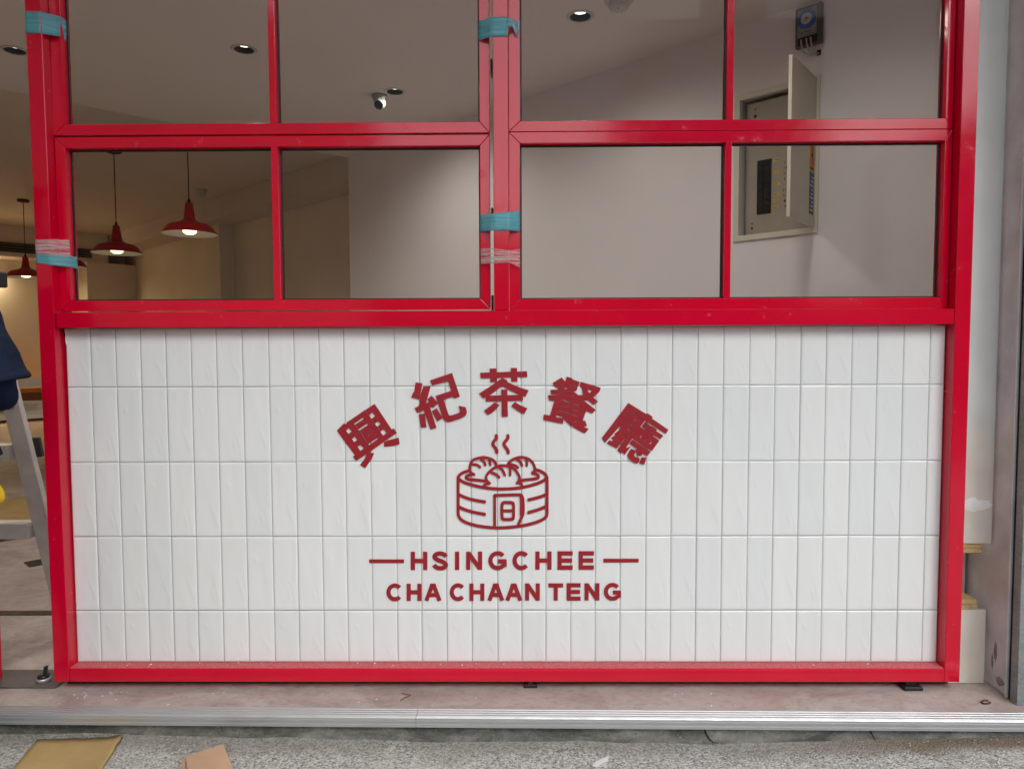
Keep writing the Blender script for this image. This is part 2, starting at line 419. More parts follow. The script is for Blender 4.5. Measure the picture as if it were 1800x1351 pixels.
# room walls and ceilings
def wall_ab(name, a0, b0, a1, b1, z0, z1, mat, t=.1, holes=None):
    P, Q = AB(a0, b0), AB(a1, b1); d = Q-P; nrm = Vector((-d.y, d.x, 0)).normalized()*t
    return struct(name, MB().obox(P+Vector((0, 0, z0)), d, nrm, (0, 0, z1-z0)), mat)
HF, HB = 2.65, 2.73
# right wall with the hole of the distribution board in it (u runs towards the street, v up)
UU, NN = -A, -B
def W3(u, v, out=0): return B*WB + UU*u + NN*out + Vector((0, 0, v))
PU0, PU1, PV0, PV1 = -.298, .1335, 1.56, 2.302
mb = MB(); mb.plate([(-3.87, -.02), (2.05, -.02), (2.05, HF+.2), (-3.87, HF+.2)], [[(PU0+.02, PV0+.02), (PU1-.02, PV0+.02), (PU1-.02, PV1-.02), (PU0+.02, PV1-.02)]], lambda u, v: W3(u, v), B*.1)
struct('wall_right', mb, 'wall_paint')
wall_ab('wall_jog', 3.87, WB+.1, 3.87, 2.5, -.02, 2.9, 'wall_paint', -.08)
wall_ab('wall_right_back', 3.9, 2.4, 11.2, 2.4, -.02, 2.9, 'cream_wall', -.1)
wall_ab('wall_back', 11.0, -2.6, 11.0, 2.6, -.02, 2.9, 'cream_wall', -.1)
wall_ab('wall_left', -1.0, -2.35, 11.2, -2.35, -.02, 2.9, 'cream_wall', .1)
# front ceiling up to its edge, the back part lies a step higher
DLP = [onZ(x, y, HF) for x, y in ((26, 89), (429, 87), (694, 161), (1020, 29))]+[Vector((.92, .55, HF)), Vector((-.35, .85, HF)), Vector((-1.9, .75, HF))]   # the last three are unseen, added to light the right wall
CE0, CE1 = AB(4.12, -2.5), AB(3.86, 2.1)
mb = MB(); mb.plate([(-5.2, .0), (3.4, .0), (3.4, .35), AB(-1.0, 2.1).to_tuple()[:2], CE1.to_tuple()[:2], CE0.to_tuple()[:2]], [[(c.x+.053*math.cos(k*math.pi/12), c.y+.053*math.sin(k*math.pi/12)) for k in range(24)] for c in DLP], lambda x, y: (x, y, HF), Vector((0, 0, .2)))
struct('ceiling', mb, 'ceiling_paint')
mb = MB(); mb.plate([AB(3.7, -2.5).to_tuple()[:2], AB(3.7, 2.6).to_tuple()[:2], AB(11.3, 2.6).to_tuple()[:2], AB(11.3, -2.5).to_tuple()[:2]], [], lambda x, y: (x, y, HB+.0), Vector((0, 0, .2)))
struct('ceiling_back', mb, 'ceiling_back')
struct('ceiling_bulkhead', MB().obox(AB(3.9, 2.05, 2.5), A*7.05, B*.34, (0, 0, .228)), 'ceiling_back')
struct('ceiling_beam', MB().obox(AB(10.45, -2.3, 2.30), A*.54, B*4.33, (0, 0, .428)), 'cream_wall')
struct('wall_pilaster', MB().obox(AB(7.0, 2.22, 0), A*.35, B*.178, (0, 0, 2.498)), 'cream_wall')
struct('wall_pilaster', MB().obox(AB(10.4, 1.72, 0), A*.58, B*.675, (0, 0, 2.298)), 'cream_wall')
struct('wall_panelling', MB().obox(AB(10.955, -2.3, .0), A*.043, B*3.98, (0, 0, 1.13)), 'wainscot_wood')
# front wall beside and above the opening (outside the picture)
struct('wall_front', bx((-6, -.02, 2.52), (3.6, .16, 6.0)), 'concrete_wall')
struct('wall_front_right', bx((1.70, .17, -.05), (3.6, .30, 2.52)), 'concrete_wall')
struct('wall_front_left', bx((-6, -.02, -.2), (-2.75, .16, 2.52)), 'concrete_wall')
# canopy over the shopfront
struct('canopy_soffit', bx((-14, -1.7, 3.05), (14, -.03, 3.25)), 'arcade_paint')
def house(name, x0, x1, y0, y1, h, mat, label):
    t = thing(name, label, 'building', ((x0+x1)/2, y0, -.1))
    obj('wall', bx((x0, y1, -.1), (x1, y0, h)), mat, t)
    for fz in [1.0+i*3.1 for i in range(int((h-1.5)//3.1)+1)]:
        k = int((x1-x0)//2.6)
        for i in range(k):
            cx = x0+(i+.5)*(x1-x0)/k
            obj('window', bx((cx-.7, y0, fz), (cx+.7, y0+.04, fz+1.5)), 'window_dark', t)
    return t
house('opposite_house', -26, -4.0, -13, -20, 7.4, 'facade_tile', 'brown two-storey house across the street, left of the gap')
house('opposite_house', 2.6, 6.4, -13, -19, 7.8, 'facade_grey', 'narrow grey house across the street between two gaps')
house('opposite_house', 10.6, 30, -13.5, -20, 6.4, 'facade_grey', 'broad grey house across the street, right of the gap')
for x0, x1, h, lb in ((-3.9, 2.5, 3.6, 'left'), (6.5, 10.5, 2.4, 'right')):
    o = obj('yard_wall', bx((x0, -14.2, -.1), (x1, -14, h)), 'facade_tile'); tag(o, 'brown yard wall across the street, %s of the narrow house' % lb, 'wall')

# ================================================================== SHOPFRONT
FY = -.04
fr = thing('shopfront', 'glossy red metal shopfront frame with four window sashes above the white tiles', 'shopfront', (0, 0, .026))
def sub_empty(name, loc, parent):
    o = bpy.data.objects.new(name, None); COL.objects.link(o); o.parent = parent; o.location = Vector(loc)-parent.location; o.empty_display_size = .05; return o
def lean(mb, dx):                                          # posts lean out by a few millimetres, as in the photo
    for v in mb.v: v.x += dx*max(0, v.z)/2
    return mb
obj('post', lean(bx((-1.360, FY, .026), (-1.3145, .05, 2.52), .0015), -.010), 'red_paint', fr)
obj('post', lean(bx((1.2875, FY, .026), (1.3325, .05, 2.52), .0015), .002), 'red_paint', fr)
obj('mullion', bx((-.0385, -.035, 1.1262), (.0052, .05, 2.52), .0015), 'red_paint', fr)
obj('sill_rail', bx((-1.3138, FY, 1.0805), (1.2870, .05, 1.1255), .0015), 'red_paint', fr)
obj('bottom_rail', bx((-1.3138, FY, .0262), (1.2870, .03, .0665), .0015), 'red_paint', fr)
obj('rail_top', bx((-1.3130, FY+.0016, .0666), (1.2862, .002, .0682), .0003), 'red_dusty', fr)
obj('head_rail', bx((-1.323, FY, 2.475), (1.2890, .05, 2.519), .0015), 'red_paint', fr)
for x0, x1, d in ((.045, .085, .012), (1.170, 1.225, -.004)):
    obj('foot_pad', bx((x0, FY+d, .001), (x1, .002, .012), .002), 'black', fr)
    obj('foot_pad', bx((x0+.012, FY+.012, .0122), (x1-.012, .002, .0260), .001), 'black', fr)
obj('gap_shade_strip', bx((-1.35, .004, .001), (1.325, .02, .0255)), 'black', fr)  # black strip standing in for the shade under the rail

# tiled panel
tw = thing('tile_panel', 'white glazed tile panel of upright tiles inside the red frame', 'tile panel', (0, 0, .069))
obj('grout_bed', bx((-1.3135, .0022, .0684), (1.2865, .03, 1.0795)), 'grout', tw)
tl = [-1.2407, -1.1657, -1.0918, -1.0163, -.9413, -.8655, -.7883, -.7097]
tm = [-.2632, -.1871, -.1111, -.0335, .0389, .1118, .1860, .2595, .3343]
tr_ = [.7142, .7893, .8644, .9390, 1.0144, 1.0889, 1.1660, 1.2430]
cols = [-1.3131]+tl+[tl[-1]+(tm[0]-tl[-1])*(i+1)/6+random.uniform(-.0012, .0012) for i in range(5)]+tm+[tm[-1]+(tr_[0]-tm[-1])*(i+1)/5+random.uniform(-.0012, .0012) for i in range(4)]+tr_+[1.2862]
rows = [1.0790, .9044, .6791, .4540, .2271, .0690]
G = .0008
def tile_mesh(wd, h, seed, var):
    # cushioned face: edges roll back, face slightly waved, glazing creases at the lower corner
    rnd = random.Random(seed); ph = [rnd.uniform(0, 6.28) for _ in range(4)]
    def ax(L, n): return [0, .0012, .0030, .0065]+[.0065+(L-.013)*i/n for i in range(1, n)]+[L-.0065, L-.0030, L-.0012, L]
    us = ax(wd, 16) if wd > .05 else ax(wd, 6); vs_ = ax(h, 40)
    def dp(d): return .0020 if d <= 0 else .0008 if d < .002 else .00026 if d < .004 else .00008 if d < .008 else 0
    creases = ([((.60, .46), (.97, .10))], [((.30, .74), (.36, .66))], [((.72, .40), (.93, .04)), ((.60, .30), (.72, .12))])[var]
    V = []
    for v in vs_:
        for u in us:
            du, dv = min(u, wd-u), min(v, h-v)
            y = max(dp(du), dp(dv))+.25*(dp(du)+dp(dv))
            if du > .004 and dv > .004:
                y += .00016*math.sin(u*70+ph[0])*math.sin(v*26+ph[1])+.00010*math.sin(u*120+v*40+ph[2])
                for (a0, b0), (a1, b1) in creases:
                    p, q, r = Vector((a0*wd, b0*h)), Vector((a1*wd, b1*h)), Vector((u, v)); f = max(0, min(1, (r-p).dot(q-p)/(q-p).length_squared)); d = (r-p.lerp(q, f)).length
                    y -= .0008*math.exp(-(d/.0040)**2)*(1-abs(2*f-1)**2*.6)
            V.append((u-wd/2, y, v-h/2))
    n = len(us); F = [(j*n+i, j*n+i+1, (j+1)*n+i+1, (j+1)*n+i) for j in range(len(vs_)-1) for i in range(n-1)]
    me = bpy.data.meshes.new('tile'); me.from_pydata(V, [], F); me.polygons.foreach_set('use_smooth', [True]*len(F)); me.materials.append(MAT['tile']); return me
cache = {}
for i in range(len(cols)-1):
    for j in range(5):
        wd = cols[i+1]-cols[i]-2*G; h = rows[j]-rows[j+1]-2*G
        key = (round(wd, 3), j if j in (0, 4) else 2, (i+j*2) % 3 if random.random() < .8 else random.randrange(3))
        if key not in cache: cache[key] = tile_mesh(wd, h, hash(key) & 0xffff, key[2])
        o = bpy.data.objects.new('tile', cache[key]); COL.objects.link(o); o.parent = tw
        o.location = ((cols[i]+cols[i+1])/2, -.0005+random.uniform(-.0003, .0003), (rows[j]+rows[j+1])/2-.069)
        o.rotation_euler = (random.uniform(-.0022, .0022), 0, random.uniform(-.005, .005))
mb = MB(); mb.tube([(-1.3105+random.uniform(-.001, .001), -.002, 1.078-.008*i) for i in range(7)], [.0035, .003, .0028, .0032, .0026, .002, .0008], 8)
obj('caulk_bead', mb, 'caulk', tw)

# window sashes ------------------------------------------------------
SY0, SY1, GY = -.006, .036, .024
def sash(label, xl, xli, xri, xr, z0, z0i, z1i, z1, mx0, mx1, dz=0):
    t = sub_empty('window_sash', ((xl+xr)/2, 0, z0), fr); t['label'] = label
    D = Vector((0, SY1-SY0, 0)); f = lambda x, z: (x, SY0, z); e = .0004
    def bar(nm, poly): obj(nm, MB().plate(poly, [], f, D), 'red_paint', t, bevel=.0012)
    bar('stile', [(xl, z0+e), (xli, z0i+e), (xli, z1i-e), (xl, z1-e)])
    bar('stile', [(xr, z0+e), (xr, z1-e), (xri, z1i-e), (xri, z0i+e)])
    bar('rail', [(xl+e, z0), (xr-e, z0), (xri-e, z0i), (xli+e, z0i)])
    bar('rail', [(xl+e, z1), (xli+e, z1i), (xri-e, z1i), (xr-e, z1)])
    bar('muntin', [(mx0, z0i-.0005), (mx1, z0i-.0005), (mx1, z1i+.0005), (mx0, z1i+.0005)])
    g = .005
    for k, (x0, x1) in enumerate(((xli, mx0), (mx1, xri))):
        obj('gasket', MB().plate([(x0-.001, z0i-.001), (x1+.001, z0i-.001), (x1+.001, z1i+.001), (x0-.001, z1i+.001)], [[(x0+g, z0i+g), (x1-g, z0i+g), (x1-g, z1i-g), (x0+g, z1i-g)]], lambda x, z: (x, GY-.006, z), Vector((0, .005, 0))), 'gasket', t)
        obj('pane', bx((x0-.002, GY, z0i-.002), (x1+.002, GY+.001, z1i+.002)), 'glass', t)
    return t
sash('lower left red window sash, over the left half of the tile panel', -1.3205, -1.2905, -.0785, -.0495, 1.1305, 1.1612, 1.6048, 1.6358, -.6880, -.6685)
sash('upper left red window sash, taped to the left post', -1.3235, -1.2900, -.0790, -.0495, 1.6410, 1.6725, 2.44, 2.47, -.6895, -.6695)
sash('lower right red window sash in front of the distribution board', .0060, .0380, 1.2655, 1.2866, 1.1275, 1.1600, 1.6100, 1.6420, .6340, .6525)
sash('upper right red window sash below the ceiling downlight and timer', .0060, .0390, 1.2655, 1.2866, 1.6432, 1.6735, 2.44, 2.47, .6365, .6548)
# hinges in the slot beside the mullion, one bracket at the left jamb
for i, (x, z, lb) in enumerate(((-.044, 1.83, 'grey hinge in the slot left of the mullion, under the upper tape'), (-.044, 1.405, 'grey hinge in the slot left of the mullion, under the lower tape'), (-.0445, 1.15, 'dark latch hinge low in the slot left of the mullion'), (-1.3235, 1.155, 'small dark latch hinge low beside the left post'))):
    t = sub_empty('window_hinge', (x, .01, z), fr); t['label'] = lb
    obj('leaf', bx((x-.003, -.002, z-.022), (x+.003, .03, z+.022), .0008), 'aluminium_dull' if i < 2 else 'dark_steel', t)
    obj('pin', MB().tube([(x, -.004, z-.02), (x, -.004, z+.02)], .0022, 8), 'dark_steel', t)

# tape ----------------------------------------------------------------
def tape(name, label, segs, mat, group='tape strips holding the sashes', cat='tape'):
    # segs: list of (top px, bottom px, Y plane) stations along the strip
    st = []
    for (tx, ty), (bx_, by), Y in segs: st.append((onY(tx, ty, Y), onY(bx_, by, Y)))
    mb = MB(); V = []; sub = 5; m = 7; rnd = random.Random(len(label))
    P = []
    for i in range(len(st)-1):
        for k in range(sub):
            f = k/sub; P.append((st[i][0].lerp(st[i+1][0], f), st[i][1].lerp(st[i+1][1], f)))
    P.append(st[-1])
    for i, (a_, b_) in enumerate(P):
        for j in range(m):
            v = a_.lerp(b_, j/(m-1)); v = v+Vector((0, -.0003+rnd.uniform(-.0007, .0), (rnd.uniform(-.0008, .0008) if j in (0, m-1) else 0))); V.append(v)
    L = len(P)
    F = [(i*m+j, i*m+j+1, (i+1)*m+j+1, (i+1)*m+j) for i in range(L-1) for j in range(m-1)]
    mb.add(V, F, True)
    o = obj(name, mb, mat); s = o.modifiers.new('solid', 'SOLIDIFY'); s.thickness = .0002; s.offset = 1
    return tag(o, label, cat, group)
PF, SF = FY-.0012, SY0-.0012
tape('teal_tape', 'teal tape around the left post near the top of the photo', [((44, 20), (45, 59), PF), ((69, 20), (70, 59), PF), ((106, 29), (105, 65), SF), ((117.5, 38), (118, 73), SF+.026)], 'tape_teal')
tape('teal_tape', 'teal tape around the left post, lower one, beside the lamps', [((63, 445), (64, 463), PF), ((88, 447), (89, 466), PF), ((124, 450), (124, 470), SF), ((135, 452), (137, 473), SF+.026)], 'tape_teal')
tape('clear_tape', 'crinkled clear tape around the left post just above teal tape', [((62, 421), (63, 447), PF-.0006), ((87, 420), (88, 449), PF-.0006), ((122, 421), (124, 452), SF-.0006)], 'tape_clear')
tape('teal_tape', 'teal tape across the mullion near the top of the photo', [((841, 38), (841, 72), SF), ((864, 30), (865, 65), -.0365), ((893.5, 30), (892.5, 64), -.0365)], 'tape_teal')
tape('teal_tape', 'twisted loose end of teal tape right of the mullion', [((893, 31), (893.5, 48), -.0375), ((902, 33), (900, 44), -.030), ((904, 38), (906, 60), -.016), ((913, 37), (910, 67), SF)], 'tape_teal')
tape('teal_tape', 'teal tape across the mullion halfway down the lower sashes', [((844, 377), (844, 408), SF), ((868, 375), (868, 405), -.0365), ((894, 372), (894, 405), -.0365), ((914, 371), (914, 407), SF)], 'tape_teal')
tape('clear_tape', 'crinkled clear tape across the mullion below teal tape', [((845, 437), (845, 464), SF), ((868, 436), (868, 463), -.0365), ((894, 440), (894, 461), -.0365), ((914, 438), (914, 470), SF)], 'tape_clear')

# ------------------------------------------------------------------ sign: characters, emblem, letters
SGY = -.0040
def S3(ox, oy, sc_, dy=0): return lambda x, y: onY(ox+x/sc_, oy+y/sc_, SGY-dy)
DEPTH = Vector((0, .0030, 0))
chars = thing('sign_characters', 'red cut-out arc of five large characters on the white tiles', 'sign', tuple(onY(886, 740, SGY)))
def char(label, ox, oy, s, parts):
    mb = MB()
    for k, (o, h) in enumerate(parts): mb.plate(o, h, S3(ox, oy, s, k*.00012), DEPTH+Vector((0, k*.00012, 0)))
    c = obj('character', mb, 'sign_red', chars, recalc=False); c['label'] = label
char('first red character of the arc', 590, 700, 10.392, [
 ([(20,585),(148,458),(190,474),(200,440),(530,215),(552,204),(710,100),(1022,565),(1060,548),(1117,630),(630,968),(375,1140),(315,1060),(350,1030),(190,820)],
  [[(185,595),(238,535),(295,605),(230,650)],[(290,740),(350,695),(395,755),(335,798)],[(395,885),(450,845),(515,910),(450,960)],
   [(600,300),(665,258),(725,320),(650,375)],[(710,465),(770,418),(822,465),(757,515)],[(810,605),(875,562),(930,630),(865,680)],
   [(330,465),(495,350),(520,370),(345,485)],[(405,570),(570,458),(595,480),(430,590)],[(590,830),(760,720),(770,740),(605,855)],
   [(360,502),(370,496),(412,558),(402,564)],[(438,606),(448,600),(588,812),(578,818)],[(548,224),(556,219),(598,286),(590,291)],
   [(655,388),(663,383),(705,452),(697,457)],[(762,528),(770,523),(806,588),(798,593)],[(560,618),(572,612),(624,698),(612,704)],
   [(525,385),(532,381),(562,430),(555,434)],[(600,492),(607,488),(752,705),(745,709)],[(300,615),(306,611),(345,675),(339,679)],[(400,762),(407,758),(448,828),(441,832)]]),
 ([(885,800),(940,768),(1150,715),(1167,835),(1050,866),(880,882)], []),
 ([(560,1020),(590,985),(700,1000),(660,1100),(540,1272),(445,1210),(530,1100)], [])])
char('second red character of the arc', 715, 650, 11.748, [
 ([(180,260),(320,272),(282,500),(250,605),(90,570),(130,470),(155,445)], []),
 ([(340,345),(492,335),(398,678),(330,770),(245,745),(270,670),(262,590),(290,495)], []),
 ([(160,790),(245,745),(330,690),(400,682),(500,760),(340,838),(215,885)], []),
 ([(425,605),(510,528),(645,690),(545,778),(480,762),(385,700),(455,652)], []),
 ([(350,830),(475,762),(610,1190),(490,1230)], []),
 ([(250,915),(370,900),(405,1180),(290,1188)], []),
 ([(518,850),(615,788),(738,990),(630,1065)], []),
 ([(480,215),(935,60),(1095,548),(985,588),(945,552),(770,605),(762,622),(862,925),(885,942),(915,940),(1050,897),(1090,870),(1098,840),(1072,742),(1215,768),(1240,860),(1235,910),(1205,950),(1100,1005),(900,1068),(860,1074),(825,1068),(775,1035),(740,985),(595,535),(915,430),(860,245),(835,232),(525,322)], [])])
char('third red character of the arc', 835, 635, 12.867, [
 ([(115,255),(1175,222),(1185,350),(125,382)], []), ([(330,162),(485,158),(492,465),(345,470)], []), ([(808,148),(950,145),(962,455),(820,458)], []),
 ([(90,725),(350,560),(600,385),(625,370),(735,435),(725,460),(950,565),(1215,655),(1145,790),(1085,788),(1000,752),(800,660),(620,555),(430,690),(320,772),(235,818),(180,832)], []),
 ([(235,775),(1085,755),(1085,885),(248,905)], []), ([(590,640),(730,632),(745,1245),(605,1250)], []),
 ([(200,1115),(330,1020),(445,925),(553,985),(470,1085),(390,1155),(290,1212)], []), ([(820,1010),(900,915),(1040,1000),(1185,1060),(1110,1192),(960,1110)], [])])
char('fourth red character of the arc', 945, 650, 11.258, [
 ([(300,258),(475,148),(545,230),(580,132),(690,165),(690,185),(832,235),(800,325),(770,410),(640,455),(480,485),(265,478),(255,395),(410,385),(390,345),(340,335)], [[(515,340),(610,365),(550,385)],[(665,272),(775,296),(740,308)]]),
 ([(850,232),(1250,350),(1230,420),(1105,545),(1195,628),(1110,692),(1000,600),(905,600),(818,512),(825,498),(905,492),(870,340),(838,315)], [[(980,378),(1085,410),(1020,458)]]),
 ([(205,500),(390,497),(480,490),(730,440),(820,505),(910,602),(1155,790),(1075,862),(960,805),(895,1005),(940,1000),(978,1100),(915,1122),(1012,1168),(935,1252),(850,1215),(640,1090),(515,975),(500,1065),(110,985),(125,880),(245,900),(335,610),(225,600)],
  [[(468,592),(505,582),(640,640),(632,654)],[(650,646),(780,680),(870,716),(800,706),(650,657)],[(440,700),(632,754),(632,772),(445,714)],[(650,762),(822,818),(815,834),(650,777)],[(405,788),(632,852),(632,872),(415,804)],[(650,862),(794,906),(785,922),(650,880)],
   [(360,905),(390,898),(480,926),(505,955),(370,937)],[(705,1003),(792,1026),(765,1044)],[(668,558),(700,550),(708,560),(680,566)]])])
char('fifth red character of the arc', 1050, 700, 10.007, [
 ([(80,695),(548,80),(858,272),(885,262),(975,322),(958,350),(1250,550),(1205,622),(590,230),(410,474),(380,505),(135,782)], []),
 ([(545,292),(588,240),(833,390),(608,712),(540,815),(500,872),(585,848),(480,990),(445,950),(405,960),(350,912),(520,655),(400,580),(385,560),(390,520),(412,480)], [[(626,372),(640,364),(696,402),(684,414)],[(568,455),(580,445),(638,482),(626,494)],[(508,535),(520,526),(582,560),(567,570)]]),
 ([(380,562),(513,660),(345,880),(172,792),(210,738),(262,752),(278,728),(245,702),(270,670),(322,657),(297,630),(350,585)], [[(396,704),(436,724),(424,732)],[(330,786),(372,806),(350,804)]]),
 ([(815,445),(848,412),(945,492),(970,490),(1045,545),(1040,575),(1162,652),(1115,714),(985,646),(973,660),(1092,740),(960,925),(840,858),(622,704),(758,500),(885,590),(890,572),(840,535),(785,490)], [[(748,685),(775,643),(790,652),(767,693)],[(836,735),(858,698),(868,708),(850,744)],[(913,795),(955,753),(964,768),(932,810)]]),
 ([(568,795),(615,724),(838,872),(938,938),(885,1008),(845,1000),(790,962),(782,1005),(700,1010),(682,920),(695,890)], []),
 ([(600,885),(688,920),(645,1000),(675,1035),(715,1030),(745,1060),(730,1120),(690,1145),(620,1110),(545,1050),(530,1000),(560,930)], []),
 ([(740,1140),(780,1035),(862,1040),(830,1160)], [])])

def smooth_line(pts, closed=False, it=2):
    for _ in range(it):
        q = [] if closed else [pts[0]]
        m = len(pts)
        for i in range(m if closed else m-1):
            a_, b_ = pts[i], pts[(i+1) % m]
            q += [(a_[0]*.75+b_[0]*.25, a_[1]*.75+b_[1]*.25), (a_[0]*.25+b_[0]*.75, a_[1]*.25+b_[1]*.75)]
        if not closed: q.append(pts[-1])
        pts = q
    return pts
def stroke_poly(pts, wd, cap='round'):
    def nrm(i):
        a_, b_ = pts[max(i-1, 0)], pts[min(i+1, len(pts)-1)]; dx, dy = b_[0]-a_[0], b_[1]-a_[1]; l = math.hypot(dx, dy) or 1
        return (-dy/l, dx/l)
    L, Rr = [], []
    for i, p in enumerate(pts):
        n_ = nrm(i); L.append((p[0]+n_[0]*wd/2, p[1]+n_[1]*wd/2)); Rr.append((p[0]-n_[0]*wd/2, p[1]-n_[1]*wd/2))
    def arc(c, a0): return [(c[0]+math.cos(a0-math.pi*k/8)*wd/2, c[1]+math.sin(a0-math.pi*k/8)*wd/2) for k in range(1, 8)]
    e, s0 = nrm(len(pts)-1), nrm(0)
    out = list(L)
    if cap == 'round': out += arc(pts[-1], math.atan2(e[1], e[0]))
    out += Rr[::-1]
    if cap == 'round': out += arc(pts[0], math.atan2(-s0[1], -s0[0]))
    return out
def ribbon(mb, pts, wd, to3, depth, cap='round'):        # quad strip so sharp bends never break the outline
    if cap == 'ring':
        pts = pts+[pts[0], pts[1]]
    poly = stroke_poly(pts, wd, 'flat'); m = len(pts)
    L = poly[:m]; Rr = poly[m:][::-1]
    fr_ = [Vector(to3(*p)) for p in L]+[Vector(to3(*p)) for p in Rr]; V = fr_+[p+depth for p in fr_]; n2 = 2*m; F = []
    for i in range(m-1):
        F += [(i, i+1, m+i+1, m+i), (i+n2, m+i+n2, m+i+1+n2, i+1+n2), (i, i+n2, i+1+n2, i+1), (m+i, m+i+1, m+i+1+n2, m+i+n2)]
    F += [(0, m, m+n2, n2), (m-1, m-1+n2, 2*m-1+n2, 2*m-1)]
    mb.add(V, F)
    if cap == 'round':
        for p in (pts[0], pts[-1]):
            mb.plate([(p[0]+math.cos(t*math.pi/8)*wd/2, p[1]+math.sin(t*math.pi/8)*wd/2) for t in range(16)], [], lambda x, y: Vector(to3(x, y))-Vector((0, .00005, 0)), depth)
em = thing('steamer_emblem', 'red cut-out emblem of a bamboo steamer with three buns', 'emblem', tuple(onY(883, 930, SGY)))
cnt = [0]
def strokes(name, lst, wd=31):
    mb = MB(); wd *= 1.17
    for pts in lst:
        cnt[0] += 1; ribbon(mb, smooth_line(pts), wd, S3(780, 740, 6.757, .0001*(cnt[0] % 12)), DEPTH, 'flat' if abs(pts[0][0]-pts[-1][0]) < 5 and abs(pts[0][1]-pts[-1][1]) < 5 else 'round')
    return obj(name, mb, 'sign_red', em)
strokes('basket', [
 [(170,665),(170,1090),(176,1130),(215,1180),(310,1222),(450,1252),(620,1268),(800,1260),(980,1235),(1130,1192),(1215,1145),(1228,1100),(1228,1070),(1228,670)],
 [(290,590),(215,615),(172,655),(180,690),(225,720),(300,748),(450,785),(620,806),(800,803),(950,785),(1100,745),(1190,708),(1228,665),(1205,625),(1150,592),(1095,575)],
 [(325,632),(268,650),(262,675),(300,692),(380,697),(490,710)], [(1055,610),(1115,635),(1130,658),(1115,680),(1040,690),(920,702)],
 [(180,872),(250,905),(350,935),(485,957)], [(180,1017),(250,1050),(350,1080),(485,1105)], [(1215,872),(1130,905),(1010,933)], [(1215,1012),(1130,1050),(1010,1083)]])
strokes('tag', [[(605,1250),(605,1240),(605,890),(605,880),(620,880),(900,872),(925,876),(945,930),(945,1090),(935,1125),(910,1170),(882,1240)], [(918,890),(924,1000),(920,1110)]], 29)
strokes('tag_mark', [[(760,965),(815,965),(830,985),(830,1150),(815,1167),(705,1167),(690,1150),(690,985),(705,965),(762,965)], [(690,1065),(828,1065)]], 31)
strokes('steam', [[(625,172),(628,205),(582,255),(585,285),(630,340),(630,370)], [(762,172),(764,205),(714,258),(718,290),(765,345),(765,375)]], 33)
strokes('bun', [[(360,634),(318,612),(303,575),(318,500),(345,460),(400,440),(430,436),(465,424),(540,440),(602,468),(620,515)], [(335,512),(395,514),(430,545)], [(440,450),(482,478),(493,520)], [(543,458),(552,515)]], 27)
strokes('bun', [[(545,737),(505,700),(498,660),(530,610),(590,560),(650,530),(700,525),(800,540),(850,575),(878,618),(902,660),(895,705),(870,735)], [(545,737),(490,750),(465,780)], [(885,720),(925,745),(930,780)], [(570,612),(620,628),(658,665)], [(655,545),(705,585),(724,640)], [(785,555),(790,600),(787,640)]], 27)
strokes('bun', [[(757,522),(785,475),(840,445),(910,423),(1000,440),(1050,480),(1082,540),(1080,590),(1055,620)], [(785,510),(845,522),(880,550)], [(865,450),(912,478),(930,525)], [(980,448),(988,490),(987,525)]], 27)

